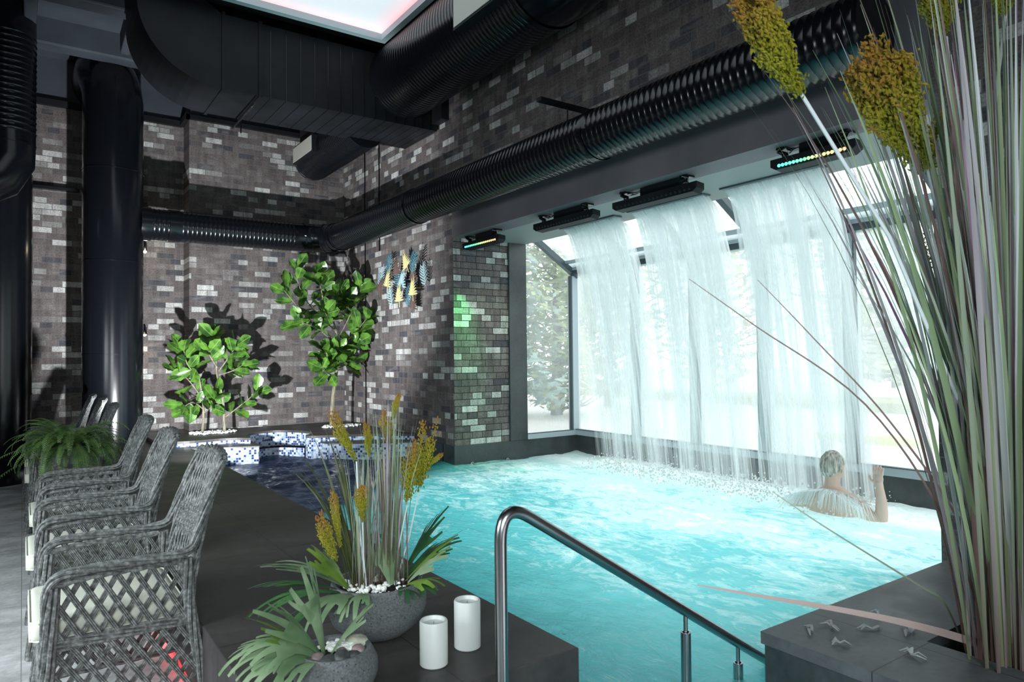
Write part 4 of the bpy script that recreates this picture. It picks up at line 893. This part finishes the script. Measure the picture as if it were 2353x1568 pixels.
for i in range(26):
    az=R(rng.gauss(140,28)); blade(b,(-.07+rng.gauss(0,.012),.02,0),az,rng.uniform(.15,.75),rng.uniform(.38,.66),rng.uniform(.008,.014),rng,.9)
b.build('dark_blades',M['darkblade'],t,smooth=True)
for i,(p0,p1,w_,s_) in enumerate([((1.01,2.45,1.02),(.915,2.47,1.225),.030,1),((1.165,2.5,1.06),(1.135,2.5,1.21),.028,1),((1.175,2.5,1.15),(1.215,2.5,1.27),.016,0),((1.255,2.43,.88),(1.31,2.45,1.20),.050,1),((1.20,2.42,.84),(1.225,2.44,1.10),.042,1),((1.02,2.42,.80),(1.02,2.43,.95),.028,1),((.92,2.42,.68),(.86,2.42,.86),.036,0),((1.08,2.5,1.03),(1.07,2.5,1.17),.018,0),((1.30,2.43,.98),(1.36,2.43,1.02),.012,0),((.94,2.42,.70),(.90,2.42,.96),.018,0)]):
    q0=Vector(p0)-Vector((1.10,2.48,DK+.17)); q1=Vector(p1)-Vector((1.10,2.48,DK+.17)); b=MB(); seedhead(b,q0,q1,w_,rng,n=900,br=11); b.build('seed_head',M['seed'],t)
    if s_: b=MB(); b.tube([(q0.x*.5,0,0),(q0.x*.8,q0.y*.5,q0.z*.5),tuple(q0)],.003,6); b.build('stem',M['stemwhite'],t,smooth=True)
# stones in the bowls
rng=random.Random(4); sc_=[('pale_river_stone',(.34,.35,.28)),('dark_river_stone',(.05,.055,.055)),('rosy_river_stone',(.24,.19,.18))]; sm_={n_:mat(n_,c_,.6) for n_,c_ in sc_}
for n_ in sm_:
    q=NT(sm_[n_]); c_=sm_[n_].node_tree.nodes['Principled BSDF'].inputs['Base Color'].default_value[:3]; q.l(q.ramp(q.noise(q.obj(),30,4),[(.35,tuple(a*.6 for a in c_)),(.65,tuple(min(1,a*1.4) for a in c_))]),q.b.inputs['Base Color'])
for x,y,r,mn,lab in ((.865,2.105,.030,'pale_river_stone','large pale mottled pebble at the right rim of the small bowl'),(.850,2.055,.021,'rosy_river_stone','rosy pebble just below the large pale one in the small bowl'),(.785,2.025,.027,'dark_river_stone','biggest black pebble at the front of the small bowl'),(.745,2.030,.023,'dark_river_stone','black pebble at the front left of the small bowl'),(.820,2.025,.020,'dark_river_stone','small black pebble at the front of the small bowl, right of the biggest'),(.725,2.065,.022,'rosy_river_stone','brownish pebble near the left rim of the small bowl'),(.805,2.075,.017,'rosy_river_stone','tiny tan pebble near the foot of the upright frond')):
    b=MB(); b.ball((0,0,0),r,(1.25,.95,.72),14,10,.05,rng); o=b.build('pebble',sm_[mn],smooth=True); o.location=(x,y,DK+.131+r*.62); o.rotation_euler=(0,0,rng.uniform(0,3)); tag(o,lab,'pebble','river pebbles in the small bowl')
b=MB()
for i in range(70): a=rng.uniform(-.6,2.2); r=rng.uniform(.02,.075); b.ball((.795+r*math.cos(a),2.085+r*math.sin(a),DK+.14+rng.uniform(0,.012)),rng.uniform(.006,.012),(1,1,.8),6,4,.3,rng)
tag(b.build('white_gravel',M['gravel']),'white gravel chips inside the small stone bowl','gravel',kind='stuff')
b=MB()
for i in range(90): a=rng.uniform(0,2*PI); r=rng.uniform(.03,.13); b.ball((1.10+r*math.cos(a),2.475+r*math.sin(a),DK+.182+rng.uniform(0,.012)),rng.uniform(.006,.012),(1,1,.8),6,4,.3,rng)
tag(b.build('white_gravel',M['gravel']),'white gravel chips inside the large stone bowl','gravel',kind='stuff')
# ------------------------------------------------------------------ bather under the right curtain
t=thing('person','person in the pool seen from behind, wet grey hair, right hand raised','person',(5.2,3.05,WL))
def P_(x,y,z): return Vector((x-5.2,y-3.05,z-WL))
b=MB()
def limb(pts,rs,n=14,flat=1.0,up=None):
    m_=4*(len(pts)-1); rr=[]
    for i in range(m_+1):
        k=min(len(rs)-2,i//4); rr.append(rs[k]+(rs[k+1]-rs[k])*(i/4-k))
    b.tube(smooth_path([P_(*p) for p in pts],4),rr,n,flat=flat,up=up)
# torso: stacked elliptical sections (wide in y)
sec=[(-.32,.150,.115,5.14),(-.12,.150,.110,5.15),(.02,.172,.115,5.16),(.14,.205,.120,5.175),(.22,.228,.118,5.185),(.27,.225,.105,5.19),(.305,.185,.085,5.195),(.335,.115,.068,5.20),(.36,.070,.060,5.205)]
n=28; vs=[]
for z,ry,rx,cx in sec:
    for j in range(n): a=2*PI*j/n; vs.append(P_(cx+rx*math.cos(a)*(1 if math.cos(a)>0 else 1.0),3.06+ry*math.sin(a),z))
fs=[(i*n+j,i*n+(j+1)%n,(i+1)*n+(j+1)%n,(i+1)*n+j) for i in range(len(sec)-1) for j in range(n)]+[tuple(range(n-1,-1,-1)),tuple((len(sec)-1)*n+j for j in range(n))]; b.add(vs,fs)
limb([(5.2,3.07,.32),(5.21,3.075,.39),(5.225,3.08,.46)],[.066,.058,.056])
hc=P_(5.235,3.085,.515); b.ball(hc,.100,(.98,.80,1.16),20,14); b.ball(hc+Vector((.035,0,-.065)),.062,(1,.95,.85),12,8)
for s in (-1,1): b.ball(hc+Vector((0,s*.083,-.012)),.026,(.7,.35,1.15),10,8)      # ears
b.ball(hc+Vector((.105,0,-.022)),.018,(1.1,.7,1.2),8,6); b.ball(hc+Vector((.088,0,.018)),.022,(.8,1.9,.5),8,6)   # nose, brow
b.ball(hc+Vector((.092,0,-.062)),.016,(.7,1.6,.6),8,6)
# left arm (image left) down in the water, right arm bent up
limb([(5.19,3.255,.245),(5.20,3.36,.15),(5.24,3.42,.02),(5.38,3.40,-.02)],[.068,.056,.045,.035])
limb([(5.19,2.865,.245),(5.22,2.79,.16),(5.27,2.73,.10),],[.068,.056,.050])
limb([(5.22,2.80,.10),(5.26,2.735,.13),(5.25,2.715,.26),(5.24,2.72,.39),(5.236,2.724,.44)],[.050,.048,.042,.028,.026])
# hand: palm, five fingers
b.ball(P_(5.235,2.725,.460),.042,(.42,.90,1.10),12,8)
for k,(dy,L_,bend) in enumerate(((-.030,.056,.0),(-.011,.070,.006),(.009,.076,.004),(.029,.068,-.004))):
    limb([(5.235,2.725+dy,.490),(5.228,2.725+dy*1.15,.490+L_*.5),(5.245+bend,2.725+dy*1.2,.488+L_)],[.0098,.0090,.0075],8)
limb([(5.235,2.755,.430),(5.228,2.783,.452),(5.232,2.790,.482)],[.0115,.0105,.0085],8)
body=b.build('body',M['skin'],t,smooth=True); rm=body.modifiers.new('r','REMESH'); rm.mode='VOXEL'; rm.voxel_size=.0055; rm.use_smooth_shade=True; sm2=body.modifiers.new('s','SMOOTH'); sm2.iterations=4; sm2.factor=.5
b=MB(); n=24;m_=12; vs=[]
for i in range(m_+1):
    ph=(PI*.74)*i/m_
    for j in range(n):
        a=2*PI*j/n; back=max(0,-math.cos(a)); lim=ph*(.62+.38*back); r=.104*(1+.02*math.sin(j*5.3+i)); 
        vs.append(hc+Vector((math.sin(lim)*math.cos(a)*r*1.0,math.sin(lim)*math.sin(a)*r*.83,math.cos(lim)*r*1.17)))
b.add(vs,[(i*n+j,(i+1)*n+j,(i+1)*n+(j+1)%n,i*n+(j+1)%n) for i in range(m_) for j in range(n)])
for k in range(60):
    a=PI+random.Random(k).uniform(-1.5,1.5); P0=[hc+Vector((math.sin(l)*math.cos(a)*.107,math.sin(l)*math.sin(a)*.089,math.cos(l)*.124)) for l in (.5,1.0,1.5,1.95)]; b.tube(P0,[.003,.004,.003,.001],5)
b.build('hair',M['hair'],t,smooth=True)
# water breaking over the shoulders
b=MB(); rng=random.Random(77)
for i in range(420):
    a=rng.uniform(0,2*PI); x=5.17+rng.uniform(-.13,.1); y=3.06+rng.uniform(-.24,.24); z=.33-.5*((y-3.06)**2)*3; dx=rng.uniform(-.16,.0); dy=(y-3.06)*.6
    b.tube([(x,y,z+.02),(x+dx*.5,y+dy*.5,z+.01),(x+dx,y+dy,z-.10)],[.0025,.003,.001],4)
tag(b.build('water_streams',M['fall']),'thin streams of water breaking over the bather\'s back','splash',kind='stuff')
# ------------------------------------------------------------------ outside
struct('ground_outside',MB().box((6.25,-8,-.3),(60,60,.08)),M['asphalt'])
b=MB(); b.box((15.5,-6,.08),(17.5,40,.30)); struct('grass_verge',b,M['verge'])
b=MB(); rng=random.Random(9)
for i in range(40): b.ball((18.2+rng.uniform(0,1.2),-4+i*.9,.1),rng.uniform(.7,1.1),(1,1.2,.55),10,6,.1,rng)
tag(b.build('snow_bank',M['snow'],smooth=True),'long low bank of snow beyond the wet asphalt outside','snow',kind='stuff')
struct('kerb',MB().box((10.1,-3,.08),(10.35,6.2,.2)),mat('yellow_kerb_paint',(.62,.55,.10),.7))
def outtree(name,label,x,y,H,Rc,zb,c1,c2,seed,n=2600,conif=False,q=.16):
    t=thing(name,label,'tree',(x,y,.08)); rng=random.Random(seed)
    b=MB(); b.tube([(0,0,0),(.05,.02,H*.4),(0,.05,H*.92)],[.14,.10,.02],8)
    for k in range(46):
        z=zb+(H-zb)*rng.random()*.9; a=rng.uniform(0,2*PI); r=Rc*((1-(z-zb)/(H-zb)) if conif else 1)*rng.uniform(.6,1); b.tube([(0,0,z),(math.cos(a)*r*.5,math.sin(a)*r*.5,z+.1),(math.cos(a)*r,math.sin(a)*r,z+(.0 if conif else .5))],[.03,.018,.005],5)
    b.build('trunk',mat('outdoor_bark_%d'%seed,(.16,.14,.12),.9),t)
    b=MB()
    for i in range(n):
        z=zb+(H-zb)*rng.random()**(1.3 if conif else .8); a=rng.uniform(0,2*PI); k=(1-(z-zb)/(H-zb))*.95+.05 if conif else math.sqrt(max(0,1-((z-(zb+H)/2)/((H-zb)/2))**2)); r=Rc*k*math.sqrt(rng.random()); r*=.7+.3*math.sin(a*5+z*3)
        c_=Vector((r*math.cos(a),r*math.sin(a),z)); d=Vector((rng.gauss(0,1),rng.gauss(0,1),rng.gauss(0,.6))).normalized(); e=d.orthogonal().normalized(); s=q*rng.uniform(.5,1.2)
        b.add([c_-d*s,c_+e*s*.35,c_+d*s,c_-e*s*.35],[(0,1,2,3)],[(0,0),(1,0),(1,1),(0,1)])
    b.build('foliage',leafmat('foliage_%d'%seed,c1,c2,.8,.4),t)  # foliage colours lightened to paint in the outdoor haze
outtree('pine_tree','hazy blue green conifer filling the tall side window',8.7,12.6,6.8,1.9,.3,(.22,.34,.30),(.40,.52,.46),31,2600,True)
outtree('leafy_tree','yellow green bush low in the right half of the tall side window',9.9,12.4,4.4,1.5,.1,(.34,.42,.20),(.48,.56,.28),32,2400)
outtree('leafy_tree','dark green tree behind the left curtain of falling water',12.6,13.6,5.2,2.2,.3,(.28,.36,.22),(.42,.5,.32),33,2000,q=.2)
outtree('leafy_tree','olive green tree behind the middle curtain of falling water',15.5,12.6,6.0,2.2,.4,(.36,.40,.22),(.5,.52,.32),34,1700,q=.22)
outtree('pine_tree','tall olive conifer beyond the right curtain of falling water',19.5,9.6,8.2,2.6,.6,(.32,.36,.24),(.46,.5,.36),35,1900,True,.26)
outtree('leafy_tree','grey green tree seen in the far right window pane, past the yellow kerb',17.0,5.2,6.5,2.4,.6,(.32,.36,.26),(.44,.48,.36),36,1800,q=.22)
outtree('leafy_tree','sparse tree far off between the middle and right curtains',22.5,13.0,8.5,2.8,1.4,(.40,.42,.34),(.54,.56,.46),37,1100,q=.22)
t=thing('house','pale hazy house with a grey roof far off behind the falling water','building',(27,11.5,.08))
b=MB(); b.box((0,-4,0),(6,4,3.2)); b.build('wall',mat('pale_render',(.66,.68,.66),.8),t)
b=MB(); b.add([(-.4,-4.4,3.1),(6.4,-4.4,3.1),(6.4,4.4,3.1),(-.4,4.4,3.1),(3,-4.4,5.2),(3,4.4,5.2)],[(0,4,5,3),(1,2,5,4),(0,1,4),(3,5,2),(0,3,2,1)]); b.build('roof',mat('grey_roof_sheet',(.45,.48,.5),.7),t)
for y in (-2.5,0,2.4): b=MB(); b.box((-.03,y-.5,1.0),(.02,y+.5,2.2)); b.build('window',mat('dim_window_pane_%d'%int(y*10+99),(.2,.25,.25),.3),t)
